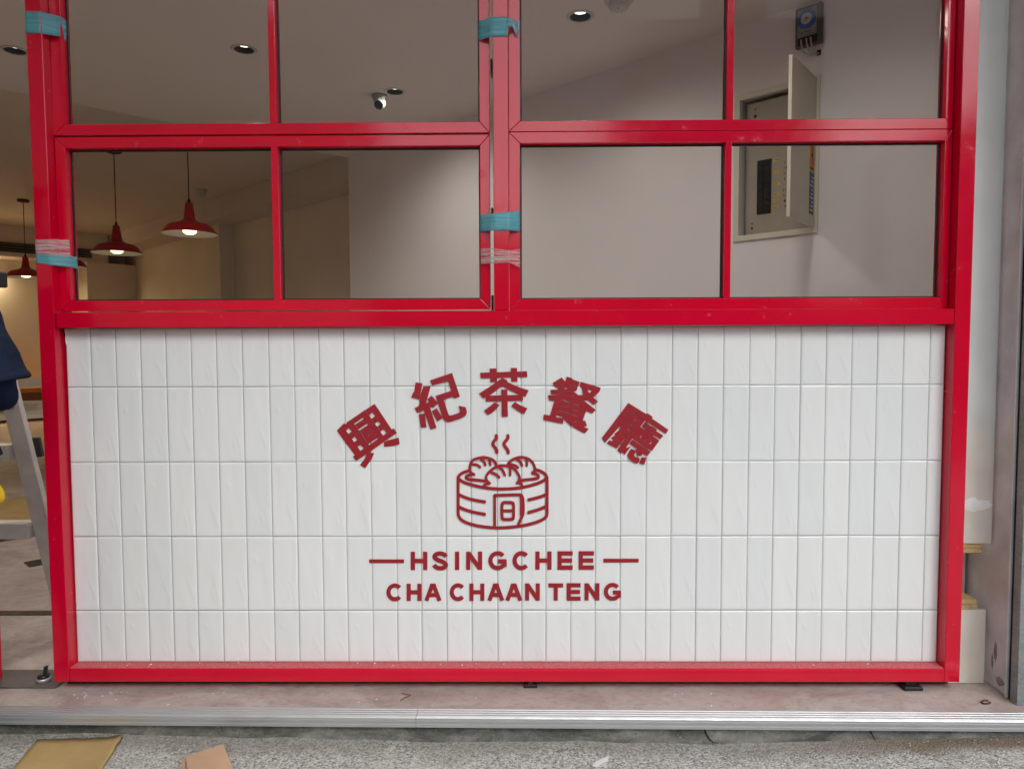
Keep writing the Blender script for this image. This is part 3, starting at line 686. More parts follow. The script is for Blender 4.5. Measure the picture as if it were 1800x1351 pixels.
le = thing('sign_lettering', 'two lines of red raised capital letters below the steamer emblem', 'sign', tuple(onY(886, 1056, SGY)))
def arcpts(cx, cy, rx, ry, a0, a1, n=18): return [(cx+rx*math.cos(math.radians(a0+(a1-a0)*i/n)), cy-ry*math.sin(math.radians(a0+(a1-a0)*i/n))) for i in range(n+1)]
def letter(ch, x0, x1, y0, y1, wd=7.5):
    h = wd/2; a_, b_, t, u = x0+h, x1-h, y0+h, y1-h; cx, cy = (x0+x1)/2, (y0+y1)/2; st = []
    if ch == 'H': st = [[(a_, y0), (a_, y1)], [(b_, y0), (b_, y1)], [(a_, cy), (b_, cy)]]
    elif ch == 'I': st = [[(cx, y0), (cx, y1)]]
    elif ch == 'N': st = [[(a_, y0), (a_, y1)], [(b_, y0), (b_, y1)], [(a_+.3, y0+1.8), (b_-.3, y1-1.8)]]
    elif ch == 'E': st = [[(a_, y0), (a_, y1)], [(a_-h, t-.2), (x1, t-.2)], [(a_, cy), (x1-1, cy)], [(a_-h, u+.2), (x1, u+.2)]]
    elif ch == 'T': st = [[(x0, t), (x1, t)], [(cx, y0), (cx, y1)]]
    elif ch == 'A': st = [[(x0+h*.95, y1), (cx-1.2, y0+2.2)], [(x1-h*.95, y1), (cx+1.2, y0+2.2)], [(x0+(x1-x0)*.25, y0+(y1-y0)*.66), (x1-(x1-x0)*.25, y0+(y1-y0)*.66)]]
    elif ch == 'C': st = [arcpts(cx+.6, cy, (x1-x0)/2-h+.4, (y1-y0)/2-h, 42, 318, 26)]
    elif ch == 'G': st = [arcpts(cx+.4, cy, (x1-x0)/2-h+.2, (y1-y0)/2-h, 42, 318, 26), [(cx+1, cy+1.2), (x1-1, cy+1.2)], [(x1-h, cy-1.8), (x1-h, y1-5.5)]]
    elif ch == 'S':
        pts = [(b_-.2, y0+9.5), (b_-2.2, t+2.6), (cx+3.5, t+.2), (cx-1, t), (cx-6, t+.7), (a_+.8, t+3.8), (a_+.6, t+6.8), (cx-6.5, cy-2.6), (cx, cy), (cx+6, cy+2.2), (b_-.2, u-6.8), (b_-.6, u-3.6), (cx+6, u-.6), (cx+1, u), (cx-4, u-.2), (a_+2, u-2.8), (a_, y1-9.5)]
        st = [smooth_line(pts)]
    elif ch == '-': st = [[(x0, cy), (x1, cy)]]
    mb = MB()
    if ch == 'A': mb.plate([(cx-4.3, y0), (cx+4.3, y0), (cx+6.2, y0+4.2), (cx-6.2, y0+4.2)], [], S3(0, 0, 1, .0007), DEPTH)
    for k, s_ in enumerate(st): ribbon(mb, s_, (y1-y0) if ch == '-' else wd, S3(0, 0, 1, k*.0002), DEPTH, 'flat')
    o = obj('letter' if ch != '-' else 'dash', mb, 'sign_red', le, bevel=.0007)
for ch, x0, x1 in (('H', 721.9, 751.1), ('S', 759.2, 787.9), ('I', 800, 807), ('N', 819.2, 847.6), ('G', 858, 890.8), ('C', 900.6, 931.4), ('H', 941.1, 969.6), ('E', 980, 1006.7), ('E', 1017.2, 1044.2)):
    y = 969.4-(x0-722)*.0028; r_ = .7 if ch in 'SGC' else 0; letter(ch, x0, x1, y-r_, y+32+r_)
letter('-', 648.6, 710.1, 982.8, 989.0); letter('-', 1060.8, 1122.8, 981.6, 988.1)
for ch, x0, x1 in (('C', 678.9, 708), ('H', 714.7, 740.7), ('A', 745.8, 776.1), ('C', 790.3, 818.5), ('H', 825.1, 851.4), ('A', 856.7, 886.5), ('A', 888.3, 918.2), ('N', 923, 949), ('T', 964, 990), ('E', 996, 1020.7), ('N', 1027.6, 1053.9), ('G', 1061.3, 1091.8)):
    y = 1025.6-(x0-680)*.0026; r_ = .6 if ch in 'GC' else 0; letter(ch, x0, x1, y-r_, y+30.2+r_, 7.2)

# ================================================================== RIGHT OF THE FRAME
X0 = 1.3345
o = obj('cement_board', bx((X0, .006, .428), (1.4440, .017, 2.52), .001), 'painted_board'); tag(o, 'tall cement board, painted pale grey above and bare beige below, with putty seam', 'board')
def blob(cx, cz, rx, rz, seed, n=26, y=.0):
    rnd = random.Random(seed); return [(cx+rx*math.cos(2*math.pi*i/n)*rnd.uniform(.7, 1.15), cz+rz*math.sin(2*math.pi*i/n)*rnd.uniform(.6, 1.2)) for i in range(n)]
obj('putty_seam', MB().plate(blob(1.395, .545, .058, .020, 4), [], lambda x, z: (min(max(x, X0+.001), 1.4435), .0055, z), Vector((0, .0006, 0))), 'putty', o)
o = obj('cement_board', bx((X0-.02, .006, .0012), (1.4345, .017, .2265), .001), 'cement_board'); tag(o, 'low beige cement board standing on the floor beside the red frame', 'board')
for s_, nm in ((1, 'pale plywood offcut under the upper cement board'), (0, 'pale plywood offcut on top of the low cement board')):
    t = thing('plywood_batten', nm, 'batten', (1.39, .03, .4 if s_ else .23))
    z0 = .399 if s_ else .2275; x1 = 1.4165 if s_ else 1.4095
    for k in range(2): obj('ply', bx((1.31, .008+.004*k, z0+k*.0145), (x1+.006*k*s_, .10, z0+.0138+k*.0145), .0008), 'plywood', t)
o = obj('steel_upright', bx((1.405, .12, .0), (1.442, .160, 2.5), .002), 'steel_plate'); tag(o, 'dark steel upright deep in the gap between the cement boards', 'post')
struct('recess_back', bx((1.41, .17, .0), (1.75, .20, 2.52)), 'concrete_wall')
# pier: steel plate return and galvanised shutter guide
pi_ = thing('steel_jamb', 'grey-brown scuffed steel jamb plate at the right edge', 'jamb', (1.47, -.03, 0))
obj('return_plate', bx((1.4485, -.078, .0008), (1.4525, .165, 2.6), .0006), 'steel_plate', pi_)
obj('front_lip', bx((1.4380, -.0835, .0008), (1.4520, -.0785, 2.6), .0008), 'steel_plate', pi_)
obj('groove', bx((1.4460, -.098, .0008), (1.4900, -.084, 2.6)), 'black_hole', pi_)
plain('primer_grey', (.24, .23, .22), .7, var=.3, vs=40)
for k, (zz, yy, rx, rz) in enumerate(((.11, -.02, .008, .034), (.075, -.008, .005, .026), (.03, -.045, .020, .014))):
    obj('paint_loss', MB().plate(blob(yy, zz, rx, rz, k+9, 18), [], lambda y, z: (1.4480, y, max(z, .002)), Vector((.0004, 0, 0))), 'primer_grey', pi_)
obj('putty_patch', MB().plate(blob(-.035, 1.055, .026, .05, 31, 22), [], lambda y, z: (1.4480, y, z), Vector((.0004, 0, 0))), 'panel_grey', pi_)
sg = thing('shutter_guide', 'galvanised roller shutter guide with a white paint dab at right edge', 'shutter guide', (1.48, -.12, 0))
obj('channel', bx((1.4405, -.128, .0008), (1.4700, -.0985, 3.0), .0012), 'galvanised', sg)
obj('channel', bx((1.4715, -.132, .0008), (1.5300, -.0985, 3.0), .0012), 'galvanised', sg)
obj('bolt', MB().lathe((1.4710, -.1318, .062), [(.009, 0), (.008, -.003), (.004, -.005), (.0001, -.005)], 12, (0, 1, 0)), 'rust', sg)
obj('bolt', MB().lathe((1.4710, -.1318, .425), [(.009, 0), (.008, -.003), (.004, -.005), (.0001, -.005)], 12, (0, 1, 0)), 'dark_steel', sg)
obj('paint_dab', MB().plate(blob(1.483, .035, .010, .014, 5, 18), [], lambda x, z: (x, -.1326, z), Vector((0, .0005, 0))), 'smudge_white', sg)
struct('pier', bx((1.4545, -.0975, -.05), (2.6, .165, 3.0)), 'concrete_wall')

# ================================================================== STEP NOSING AND GROUND THINGS
def nosing(x0, x1, label):
    prof = [(-.004, .0006), (-.004, .0022)]
    y = -.004
    for k in range(4):
        y0 = -.006-.0118*k
        prof += [(y0, .0022), (y0-.0012, .0046), (y0-.0062, .0046), (y0-.0074, .0022)]
    prof += [(-.054, .004), (-.0560, .001), (-.0560, -.004), (-.0580, -.005), (-.0580, -.009), (-.0556, -.010), (-.0556, -.016), (-.0585, -.0175), (-.0585, -.0235), (-.0545, -.0235), (-.0545, .0006)]
    m = len(prof); V = []
    for x in (x0, x1):
        for (dy, z) in prof: V.append((x, EDGE(x)+.008+dy, z))
    F = [(i, (i+1) % m, (i+1) % m+m, i+m) for i in range(m)]+[list(range(m)), list(reversed(range(m, 2*m)))]
    mb = MB(); mb.add(V, F); o = obj('step_nosing', mb, 'aluminium'); tag(o, label, 'step nosing', 'ribbed aluminium nosings along the step')
xj = onZ(733, 1255, 0).x
nosing(-3.1, xj-.0006, 'ribbed aluminium step nosing, shorter length left of the joint')
nosing(xj+.0006, 3.1, 'ribbed aluminium step nosing, longer length right of the joint')

def ground_plate(name, label, pts, lift, th, mat, cat='cardboard', group=None, curl=0):
    P = [onZ(x, y, -.062) for x, y in pts]
    c = sum(P, Vector())/len(P)
    mb = MB(); loops = [(p.x, p.y) for p in P]; ztop = lambda x, y: (x, y, gz(x, y)+lift+th+curl*((x-c.x)**2))
    mb.plate(loops, [], ztop, Vector((0, 0, -th))); o = obj(name, mb, mat); return tag(o, label, cat, group)
def sheet(name, label, corners, mat, lift, nu=16, nv=10, seed=1):
    P = [onZ(x, y, -.062) for x, y in corners]; mb = MB(); V = []; rnd = random.Random(seed)
    for j in range(nv+1):
        for i in range(nu+1):
            u, v = i/nu, j/nv; p = P[0].lerp(P[1], u).lerp(P[3].lerp(P[2], u), v)
            jit = rnd.uniform(-.0015, .0015) if i in (0, nu) or j in (0, nv) else 0
            z = gz(p.x, p.y)+.0065+lift*max(0, u-.72)**2*max(0, .6-v)*9+.0022*math.sin(u*5+1)*math.sin(v*3)+(.0016 if abs(u-.42) < .04 else 0)
            V.append((p.x+jit, p.y+jit, z))
    n1 = nu+1; mb.add(V, [(j*n1+i, (j+1)*n1+i, (j+1)*n1+i+1, j*n1+i+1) for j in range(nv) for i in range(nu)], True)
    o = obj(name, mb, mat, recalc=False); so = o.modifiers.new('solid', 'SOLIDIFY'); so.thickness = .004; so.offset = 0; return tag(o, label, 'cardboard')
sheet('cardboard_sheet', 'flat brown cardboard sheet on the ground, the larger left one', [(66, 1303), (216, 1297), (150, 1400), (-30, 1420)], 'cardboard', .022)
# grit and loose stones washed against the step
rnd = random.Random(21); mb = MB()
for k in range(420):
    x = rnd.uniform(-1.6, 1.6); y = EDGE(x)-.036-abs(rnd.gauss(0, .035)); r = rnd.choice((.0012, .0016, .002, .0028, .004)); c = Vector((x, y, gz(x, y)+r*.35))
    q = [Vector((rnd.uniform(.6, 1)*r*math.cos(t), rnd.uniform(.6, 1)*r*math.sin(t), 0)) for t in (0, 1.57, 3.14, 4.71)]
    mb.add([c+v for v in q]+[c+Vector((0, 0, r*rnd.uniform(.5, .9))), c-Vector((0, 0, r*.5))], [(0, 1, 4), (1, 2, 4), (2, 3, 4), (3, 0, 4), (1, 0, 5), (2, 1, 5), (3, 2, 5), (0, 3, 5)])
plain('grit', (.40, .38, .34), .9, var=.6, vs=220)
o = obj('grit', mb, 'grit'); o['kind'] = 'stuff'; o['label'] = 'loose grit gathered along the foot of the step'
t = thing('cardboard_box_flap', 'folded pinkish cardboard piece right of the flat sheet', 'cardboard', tuple(onZ(370, 1340, -.07)))
f3 = lambda x, y: tuple(onZ(x, y, -.035))
obj('top_flap', MB().plate([(327, 1332), (325, 1329), (392, 1307), (402, 1330), (415, 1362), (430, 1400), (338, 1420)], [], f3, Vector((0, 0, -.004))), 'cardboard_pink', t)
obj('side_flap', MB().plate([(324, 1331), (319, 1336), (320, 1420), (336, 1422)], [], lambda x, y: tuple(onZ(x, y, -.045)), Vector((.003, 0, -.003))), 'cardboard_pink', t)
ground_plate('paint_splash', 'white dried splash on the pebbled ground', [(1042, 1338), (1046, 1331), (1058, 1325), (1071, 1321), (1068, 1328), (1056, 1335), (1049, 1340)], .0, .0035, 'smudge_white', 'stain')
# small litter on the step
t = thing('twig', 'small bent brown twig lying on the step', 'twig', tuple(onZ(712, 1222, 0)))
obj('stem', MB().tube([onZ(704, 1230, .003), onZ(712, 1225, .004), onZ(722, 1221, .003)], [.0012, .0015, .001], 6), 'twig', t)
obj('branch', MB().tube([onZ(722, 1221, .003), onZ(714, 1219, .003), onZ(706, 1218, .003)], [.001, .001, .0008], 6), 'twig', t)
mb = MB(); mb.tube([onZ(1733+8*math.cos(k*.6), 1233+3*math.sin(k*.6), .003) for k in range(10)], .0022, 6); o = obj('rusty_scrap', mb, 'rust'); tag(o, 'rusty curled scrap on the step near the steel jamb', 'scrap')
rnd = random.Random(3); mb = MB()
for k in range(90):
    x = rnd.uniform(100, 1700); y = rnd.uniform(1206, 1244)
    if rnd.random() < .5: x = rnd.gauss(170, 60); y = 1207+abs(rnd.gauss(0, 10))
    c = onZ(x, y, .0012); r = rnd.uniform(.0007, .0022)
    if c.y > -.05 or c.y < EDGE(c.x)+.01: continue
    mb.obox(c-Vector((r, r, .0007)), (2*r, rnd.uniform(-r, r), 0), (rnd.uniform(-r, r), 1.4*r, 0), (0, 0, r*.8))
o = obj('crumbs', mb, 'smudge_white'); o['kind'] = 'stuff'; o['label'] = 'white crumbs of plaster scattered on the step'
mb = MB()
for k in range(26):
    x = rnd.uniform(-1.28, 1.26); y = rnd.uniform(FY+.004, -.004); r = rnd.uniform(.0008, .003)
    mb.obox((x, y, .0683), (r*1.8, r*.4, 0), (-r*.3, r, 0), (0, 0, r*.6))
o = obj('rail_crumbs', mb, 'smudge_white'); o['kind'] = 'stuff'; o['label'] = 'white plaster crumbs lying on the bottom rail'
# cracks in the step edge
for pts, lb in (([(1238, 1278), (1241, 1288), (1246, 1297), (1254, 1304), (1262, 1305)], 'dark vertical crack in the step edge'), ([(1530, 1284), (1534, 1292), (1538, 1299), (1542, 1303)], 'short dark crack in the step edge, right end')):
    P = [onY(x, y, EDGE(onY(x, y, -.18).x)-.0305) for x, y in pts]
    o = obj('crack', MB().tube(P, [.0022, .0018, .0016, .0012, .0006][:len(P)] if len(P) == 5 else [.002, .0016, .0014, .0006], 6), 'black_hole'); tag(o, lb, 'crack')

# floor lock by the left post
c = onZ(77, 1196, .006); t = thing('floor_lock', 'black knob lock on a silver base beside the left post', 'lock', tuple(c))
obj('base', MB().lathe(c, [(.020, 0), (.020, .010), (.017, .012)], 24, cap=True), 'aluminium', t)
obj('plate', MB().lathe(c+Vector((0, 0, .0121)), [(.0175, 0), (.0165, .006), (.010, .009)], 24, cap=True), 'lock_black', t)
obj('knob', MB().obox(c+Vector((.001, -.006, .020)), (.011, .004, .002), (-.003, .008, 0), (.004, 0, .026)), 'lock_black', t, bevel=.001)
# second red post of the doorway at the left edge
t = thing('door_frame', 'red door post at the lower left edge of the photo', 'door frame', (-1.60, 0, 0))
obj('post', bx((-1.640, FY, .0065), (-1.567, .03, 2.475), .0015), 'red_paint', t)

# ================================================================== INSIDE
def downlight(c, label):
    t = thing('downlight', label, 'downlight', tuple(c), 'black recessed downlights in the ceiling')
    d = (0, 0, -1)
    obj('trim_ring', MB().lathe(c, [(.052, .001), (.053, .004), (.066, .004), (.071, .0005)], 32, d), 'white_plastic', t)
    obj('reflector', MB().lathe(c, [(.0525, .0036), (.050, -.002), (.036, -.024), (.030, -.0245)], 32, d), 'black_hole', t)
    obj('lamp', MB().lathe(c, [(.034, -.0242), (.0001, -.0242)], 20, d), 'bulb_white', t)
    ld = bpy.data.lights.new('downlight_light', 'SPOT'); ld.energy = DOWN_W*(.5 if c.x > .3 and c.y > 1 else 1); ld.spot_size = math.radians(168); ld.spot_blend = 1; ld.color = (1, .92, .84); ld.shadow_soft_size = .08
    lo = bpy.data.objects.new('downlight_light', ld); COL.objects.link(lo); lo.parent = t; lo.location = (0, 0, -.02)
    return t
DOWN_W, PEND_W = 17.0, 4.2

for c_, lb in zip(DLP, ('black downlight at the left edge, left of the red post', 'black downlight seen through the upper left pane', 'small black downlight beside the dome camera', 'black downlight beside the smoke detector', 'added unseen black downlight close to the window front, near the right wall', 'added unseen black downlight close to the window front, behind the mullion', 'added unseen black downlight close to the window front, behind the left post')): downlight(c_, lb)

# dome camera
c = onZ(667, 168, HF); t = thing('dome_camera', 'white dome security camera with black lens on the ceiling', 'camera', tuple(c))
obj('base', MB().lathe(c, [(.053, 0), (.054, .006), (.048, .014), (.040, .030), (.037, .040)], 28, (0, 0, -1)), 'camera_shell', t)
ax = Vector((-.12, -.80, -.55)).normalized(); hc = c+Vector((.004, -.004, -.052))
obj('turret', MB().lathe(hc, [(.0001, -.040), (.020, -.036), (.035, -.020), (.040, 0), (.037, .018), (.031, .031), (.0285, .034)], 28, ax), 'camera_shell', t)
l_ = obj('lens_plate', MB().lathe(hc, [(.029, .0335), (.0285, .030), (.012, .030), (.0001, .030)], 24, ax), 'black', t)
x_ = ax.orthogonal().normalized(); y_ = ax.cross(x_)
for k in range(8):
    q = hc+ax*.0304+(x_*math.cos(k*.785)+y_*math.sin(k*.785))*.020
    obj('diode', MB().lathe(q, [(.0032, 0), (.002, .002), (.0001, .0025)], 8, ax), 'dark_steel', t)
# smoke detector and motion sensor
c = onZ(1088, -2, HF); t = thing('smoke_detector', 'white round smoke detector on the ceiling at top', 'detector', tuple(c))
obj('base', MB().lathe(c, [(.068, 0), (.068, .014), (.060, .020)], 32, (0, 0, -1), cap=True), 'white_plastic', t)
obj('head', MB().lathe(c, [(.050, .0201), (.050, .034), (.044, .046), (.030, .052), (.0001, .053)], 32, (0, 0, -1)), 'white_plastic', t)
obj('indicator', MB().lathe(c+Vector((-.006, -.02, -.0515)), [(.005, 0), (.004, .002), (.0001, .003)], 10, (0, 0, -1)), 'dark_steel', t)
c = AB(6.35, 1.75, HB); t = thing('ceiling_sensor', 'small white sensor on the dim back ceiling', 'sensor', tuple(c))
obj('base', MB().lathe(c, [(.062, 0), (.060, .02)], 24, (0, 0, -1), cap=True), 'white_plastic', t)
obj('lens', MB().lathe(c, [(.050, .0201), (.046, .06), (.028, .085), (.0001, .092)], 24, (0, 0, -1)), 'white_plastic', t)

# pendant lamps in a row running to the back
def pendant(k, label):
    p = Vector((-2.35, 3.08, 1.845))+Vector((-1.10, 1.01, 0))*k; top = HB
    if k == 0: p = Vector((-2.49, 3.39, 1.895))
    t = thing('pendant_lamp', label, 'pendant lamp', tuple(p), 'red pendant lamps in a row')
    sh = obj('shade', MB().lathe(p, [(.2015, -.001), (.200, .004), (.168, .050), (.140, .073), (.086, .085), (.062, .098), (.046, .110), (.040, .125), (.027, .236), (.0001, .237)], 40), 'pendant_red', t)
    obj('lining', MB().lathe(p, [(.2005, 0), (.166, .047), (.138, .069), (.080, .080), (.030, .086)], 40), 'white_plastic', sh)
    obj('bulb', MB().lathe(p, [(.0001, -.004), (.030, -.001), (.047, .012), (.050, .026), (.040, .045), (.024, .075)], 20), 'bulb_warm', t)
    obj('cord', MB().tube([p+Vector((0, 0, .236)), (p.x, p.y, top)], .004, 8), 'cord_black', t)
    obj('grip', MB().lathe(p, [(.012, .236), (.011, .255), (.005, .270)], 14), 'cord_black', t)
    obj('canopy', MB().lathe((p.x, p.y, top), [(.062, -.0005), (.062, -.024), (.050, -.030), (.004, -.031)], 28, cap=True), 'cord_black', t)
    ld = bpy.data.lights.new('pendant_light', 'SPOT'); ld.energy = PEND_W; ld.color = (1, .76, .48); ld.spot_size = math.radians(135); ld.spot_blend = .5; ld.shadow_soft_size = .045
    lo = bpy.data.objects.new('pendant_light', ld); COL.objects.link(lo); lo.parent = t; lo.location = (0, 0, -.012)
for k, lb in enumerate(('nearest and largest red pendant lamp in the lower left pane', 'second red pendant lamp, hanging left of the largest one', 'red pendant lamp half hidden behind the taped post', 'farthest red pendant lamp, left of the red post')): pendant(k, lb)

# distribution board in the right wall
def wbox(mb, u0, u1, v0, v1, o0, o1): return mb.obox(W3(u0, v0, o0), UU*(u1-u0), Vector((0, 0, v1-v0)), NN*(o1-o0))
pb = thing('distribution_board', 'beige electrical distribution board with its door open, set in the wall', 'electrical panel', tuple(W3((PU0+PU1)/2, PV0)))
fw_ = .028
for nm, r in (('frame_bar', (PU0, PU0+fw_, PV0, PV1)), ('frame_bar', (PU1-fw_, PU1, PV0, PV1)), ('frame_bar', (PU0+fw_, PU1-fw_, PV0, PV0+fw_)), ('frame_bar', (PU0+fw_, PU1-fw_, PV1-fw_, PV1))):
    obj(nm, wbox(MB(), *r, -.02, .010), 'cabinet_beige', pb, bevel=.0012)
mb = MB()
wbox(mb, PU0+.005, PU1-.005, PV0+.005, PV1-.005, -.098, -.092)
obj('back_box', mb, 'black', pb)
cov = obj('cover', wbox(MB(), PU0+.048, PU1-fw_-.004, PV0+fw_+.006, PV1-fw_-.016, -.040, -.032), 'cabinet_inner', pb, bevel=.001)
obj('breaker_slot', wbox(MB(), -.190, -.115, 1.69, 1.962, -.0318, -.0300), 'black_hole', cov)
for k in range(9): obj('breaker', wbox(MB(), -.183, -.157, 1.70+k*.029, 1.722+k*.029, -.0299, -.027), 'black_hole', cov); obj('breaker', wbox(MB(), -.150, -.124, 1.70+k*.029, 1.722+k*.029, -.0299, -.027), 'black_hole', cov)
obj('name_plate', wbox(MB(), -.10, -.02, 2.10, 2.135, -.0318, -.0308), 'cabinet_beige', cov)
for v in (1.945, 1.885, 1.825, 1.775, 1.745, 1.71):
    s_ = obj('label_strip', wbox(MB(), -.107, -.078+.006*math.sin(v*90), v, v+.011, -.0318, -.0312), 'label_yellow', cov)
    mb = MB()
    for q in range(4): wbox(mb, -.105+q*.0062, -.1012+q*.0062, v+.003, v+.0085, -.0311, -.0309)
    obj('writing', mb, 'ink', pb)
mb = MB(); rr = random.Random(5)
for k in range(9):
    v = 1.93-k*.027
    for q in range(3):
        u0 = -.052+q*.010+rr.uniform(-.003, .003); wbox(mb, u0, u0+.006, v, v+.0012, -.0318, -.0314); wbox(mb, u0+rr.uniform(0, .004), u0+rr.uniform(.0045, .0058), v-.006, v+.006, -.0317, -.0313)
obj('handwriting', mb, 'ink', cov)
for u, v, r in ((-.205, 2.19, .009), (-.205, 2.225, .004), (-.215, 1.625, .006), (-.215, 1.648, .004)):
    obj('screw', MB().lathe(W3(u, v, -.0318), [(r, 0), (r*.8, .002), (.0001, .0025)], 12, NN), 'ink', cov)
mb = MB()
for k in range(4): mb.tube([W3(-.262+.003*k, 1.62+.13*k, -.06), W3(-.258, 1.75+.12*k, -.05), W3(-.263, 1.86+.1*k, -.06)], .004, 6)
obj('cable', mb, 'wire_white', pb)
th = math.radians(5); HD = W3(.103, 0, .008); dd = (NN*math.cos(th)+UU*math.sin(th)); ds = (UU*math.cos(th)-NN*math.sin(th))
door = obj('door', MB().obox(HD+Vector((0, 0, 1.588)), dd*.36, ds*.016, (0, 0, .699)), 'cabinet_beige', pb, bevel=.0015)
def dbox(mb, a0, a1, v0, v1, t0, t1): return mb.obox(HD+dd*a0+ds*t0+Vector((0, 0, v0)), dd*(a1-a0), ds*(t1-t0), (0, 0, v1-v0))
obj('sticker', dbox(MB(), .022, .098, 1.635, 1.965, .0162, .0168), 'label_yellow', door)
obj('sticker_warning', dbox(MB(), .027, .093, 1.84, 1.96, .0169, .0173), 'sticker_orange', door)
obj('sticker_notice', dbox(MB(), .027, .093, 1.64, 1.835, .0169, .0173), 'sticker_blue', door)
mb = MB(); mb.plate([(.060, 1.955), (.046, 1.905), (.056, 1.91), (.050, 1.865), (.074, 1.92), (.063, 1.918), (.070, 1.95)], [], lambda a_, v: HD+dd*a_+ds*.0178+Vector((0, 0, v)), -ds*.0003); dbox(mb, .036, .084, 1.848, 1.856, .0174, .0178)
obj('warning_sign', mb, 'ink', pb)
mb = MB()
for k in range(9): dbox(mb, .034, .086-.012*(k % 3), 1.655+k*.019, 1.663+k*.019, .0174, .0177)
obj('notice_lines', mb, 'white_plastic', pb)
obj('latch', dbox(MB(), .315, .330, 1.93, 1.985, .0162, .024), 'dark_steel', door, bevel=.002)

# timer switch above it
tm_ = thing('timer_switch', 'grey timer switch box with a blue dial high on the wall', 'timer', tuple(W3(.08, 2.445)))
obj('housing', wbox(MB(), .018, .143, 2.442, 2.628, 0, .030), 'timer_grey', tm_, bevel=.006)
fc = obj('face', wbox(MB(), .032, .122, 2.486, 2.612, .0302, .036), 'timer_face', tm_, bevel=.002)
obj('dial', MB().lathe(W3(.077, 2.563, .0362), [(.043, 0), (.043, .006), (.028, .007)], 32, NN, cap=True), 'timer_blue', fc)
obj('dial_centre', MB().lathe(W3(.077, 2.563, .0433), [(.0265, 0), (.024, .002)], 24, NN, cap=True), 'white_plastic', fc)
mb = MB(); wbox(mb, .072, .090, 2.5605, 2.5655, .0456, .048); wbox(mb, .0745, .0795, 2.552, 2.574, .0456, .0478); obj('hand', mb, 'timer_grey', fc)
for k in range(24):
    t_ = k*math.pi/12; q = W3(.077+.0355*math.cos(t_), 2.563+.0355*math.sin(t_), .0424); obj('pin', MB().lathe(q, [(.0016, 0), (.0012, .0012)], 6, NN, cap=True), 'white_plastic', tm_)
mb = MB(); wbox(mb, .036, .118, 2.492, 2.4935, .0361, .0365); wbox(mb, .040, .060, 2.503, 2.506, .0361, .0365); wbox(mb, .068, .100, 2.503, 2.506, .0361, .0365); obj('print', mb, 'ink', fc)
obj('terminal_bay', wbox(MB(), .034, .125, 2.448, 2.484, .0301, .033), 'black', tm_)
for k, u in enumerate((.05, .075, .095)): obj('wire', MB().tube([W3(u, 2.475, .034), W3(u+.004, 2.445, .036), W3(u+.012+.004*k, 2.415-.008*k, .03), W3(u+.035-.006*k, 2.398, .018), W3(.122, 2.402, .001)], .0036, 8), 'wire_white', tm_)
obj('wall_hole', wbox(MB(), .112, .132, 2.392, 2.418, .0002, .0012), 'black_hole', tm_)

# back of the shop
t = thing('bench_seat', 'orange upholstered bench against the wood panelled back wall', 'bench', tuple(AB(10.7, .9, 0)))
obj('seat', MB().obox(AB(10.42, -1.5, .40), A*.53, B*3.1, (0, 0, .075)), 'orange_vinyl', t, bevel=.02)
obj('base', MB().obox(AB(10.50, -1.5, 0), A*.44, B*3.1, (0, 0, .398)), 'wainscot_wood', t)
c = AB(10.99, .86, 1.50); t = thing('wall_poster', 'small dark red sign on the cream back wall', 'wall sign', tuple(c))
obj('board', MB().plate([(-.14, -.12), (.20, -.10), (.20, .15), (.05, .17), (-.14, .16)], [], lambda u, v: c+B*u+Vector((0, 0, v)), A*.008), 'pendant_red', t)
mb = MB()
for k in range(4): mb.plate([(-.10+.07*k, -.05), (-.06+.07*k, -.05), (-.07+.07*k, .09), (-.10+.07*k, .08)], [], lambda u, v: c-A*.002+B*u+Vector((0, 0, v)), A*.001)
obj('marks', mb, 'sign_red', t)
c = AB(10.43, .3, 2.36); t = thing('air_conditioner', 'dark linear air outlet high on the back beam', 'air conditioner', tuple(c))
obj('grille', MB().obox(c, A*-.012, B*1.5, (0, 0, .13)), 'dark_steel', t)
for k in range(3): obj('slat', MB().obox(c-A*.014+Vector((0, 0, .02+.04*k)), A*-.012, B*1.5, (0, 0, .012)), 'timer_grey', t)
c = AB(10.94, .55, 2.1); t = thing('wall_washer_lamp', 'warm strip lamp under the beam washing the back wall', 'lamp', tuple(c))
obj('strip', MB().obox(AB(10.90, -.4, 2.10), A*.05, B*1.1, (0, 0, .03)), 'bulb_warm', t)
ld = bpy.data.lights.new('wall_washer_light', 'AREA'); ld.shape = 'RECTANGLE'; ld.size = 1.1; ld.size_y = .06; ld.energy = 20; ld.color = (1, .74, .40)
lo = bpy.data.objects.new('wall_washer_light', ld); COL.objects.link(lo); lo.parent = t
lo.matrix_world = Matrix.Translation(AB(10.86, .15, 2.09)); lo.rotation_euler = (0, 0, math.atan2(B.y, B.x)); lo.location = AB(10.86, .15, 2.09)-c

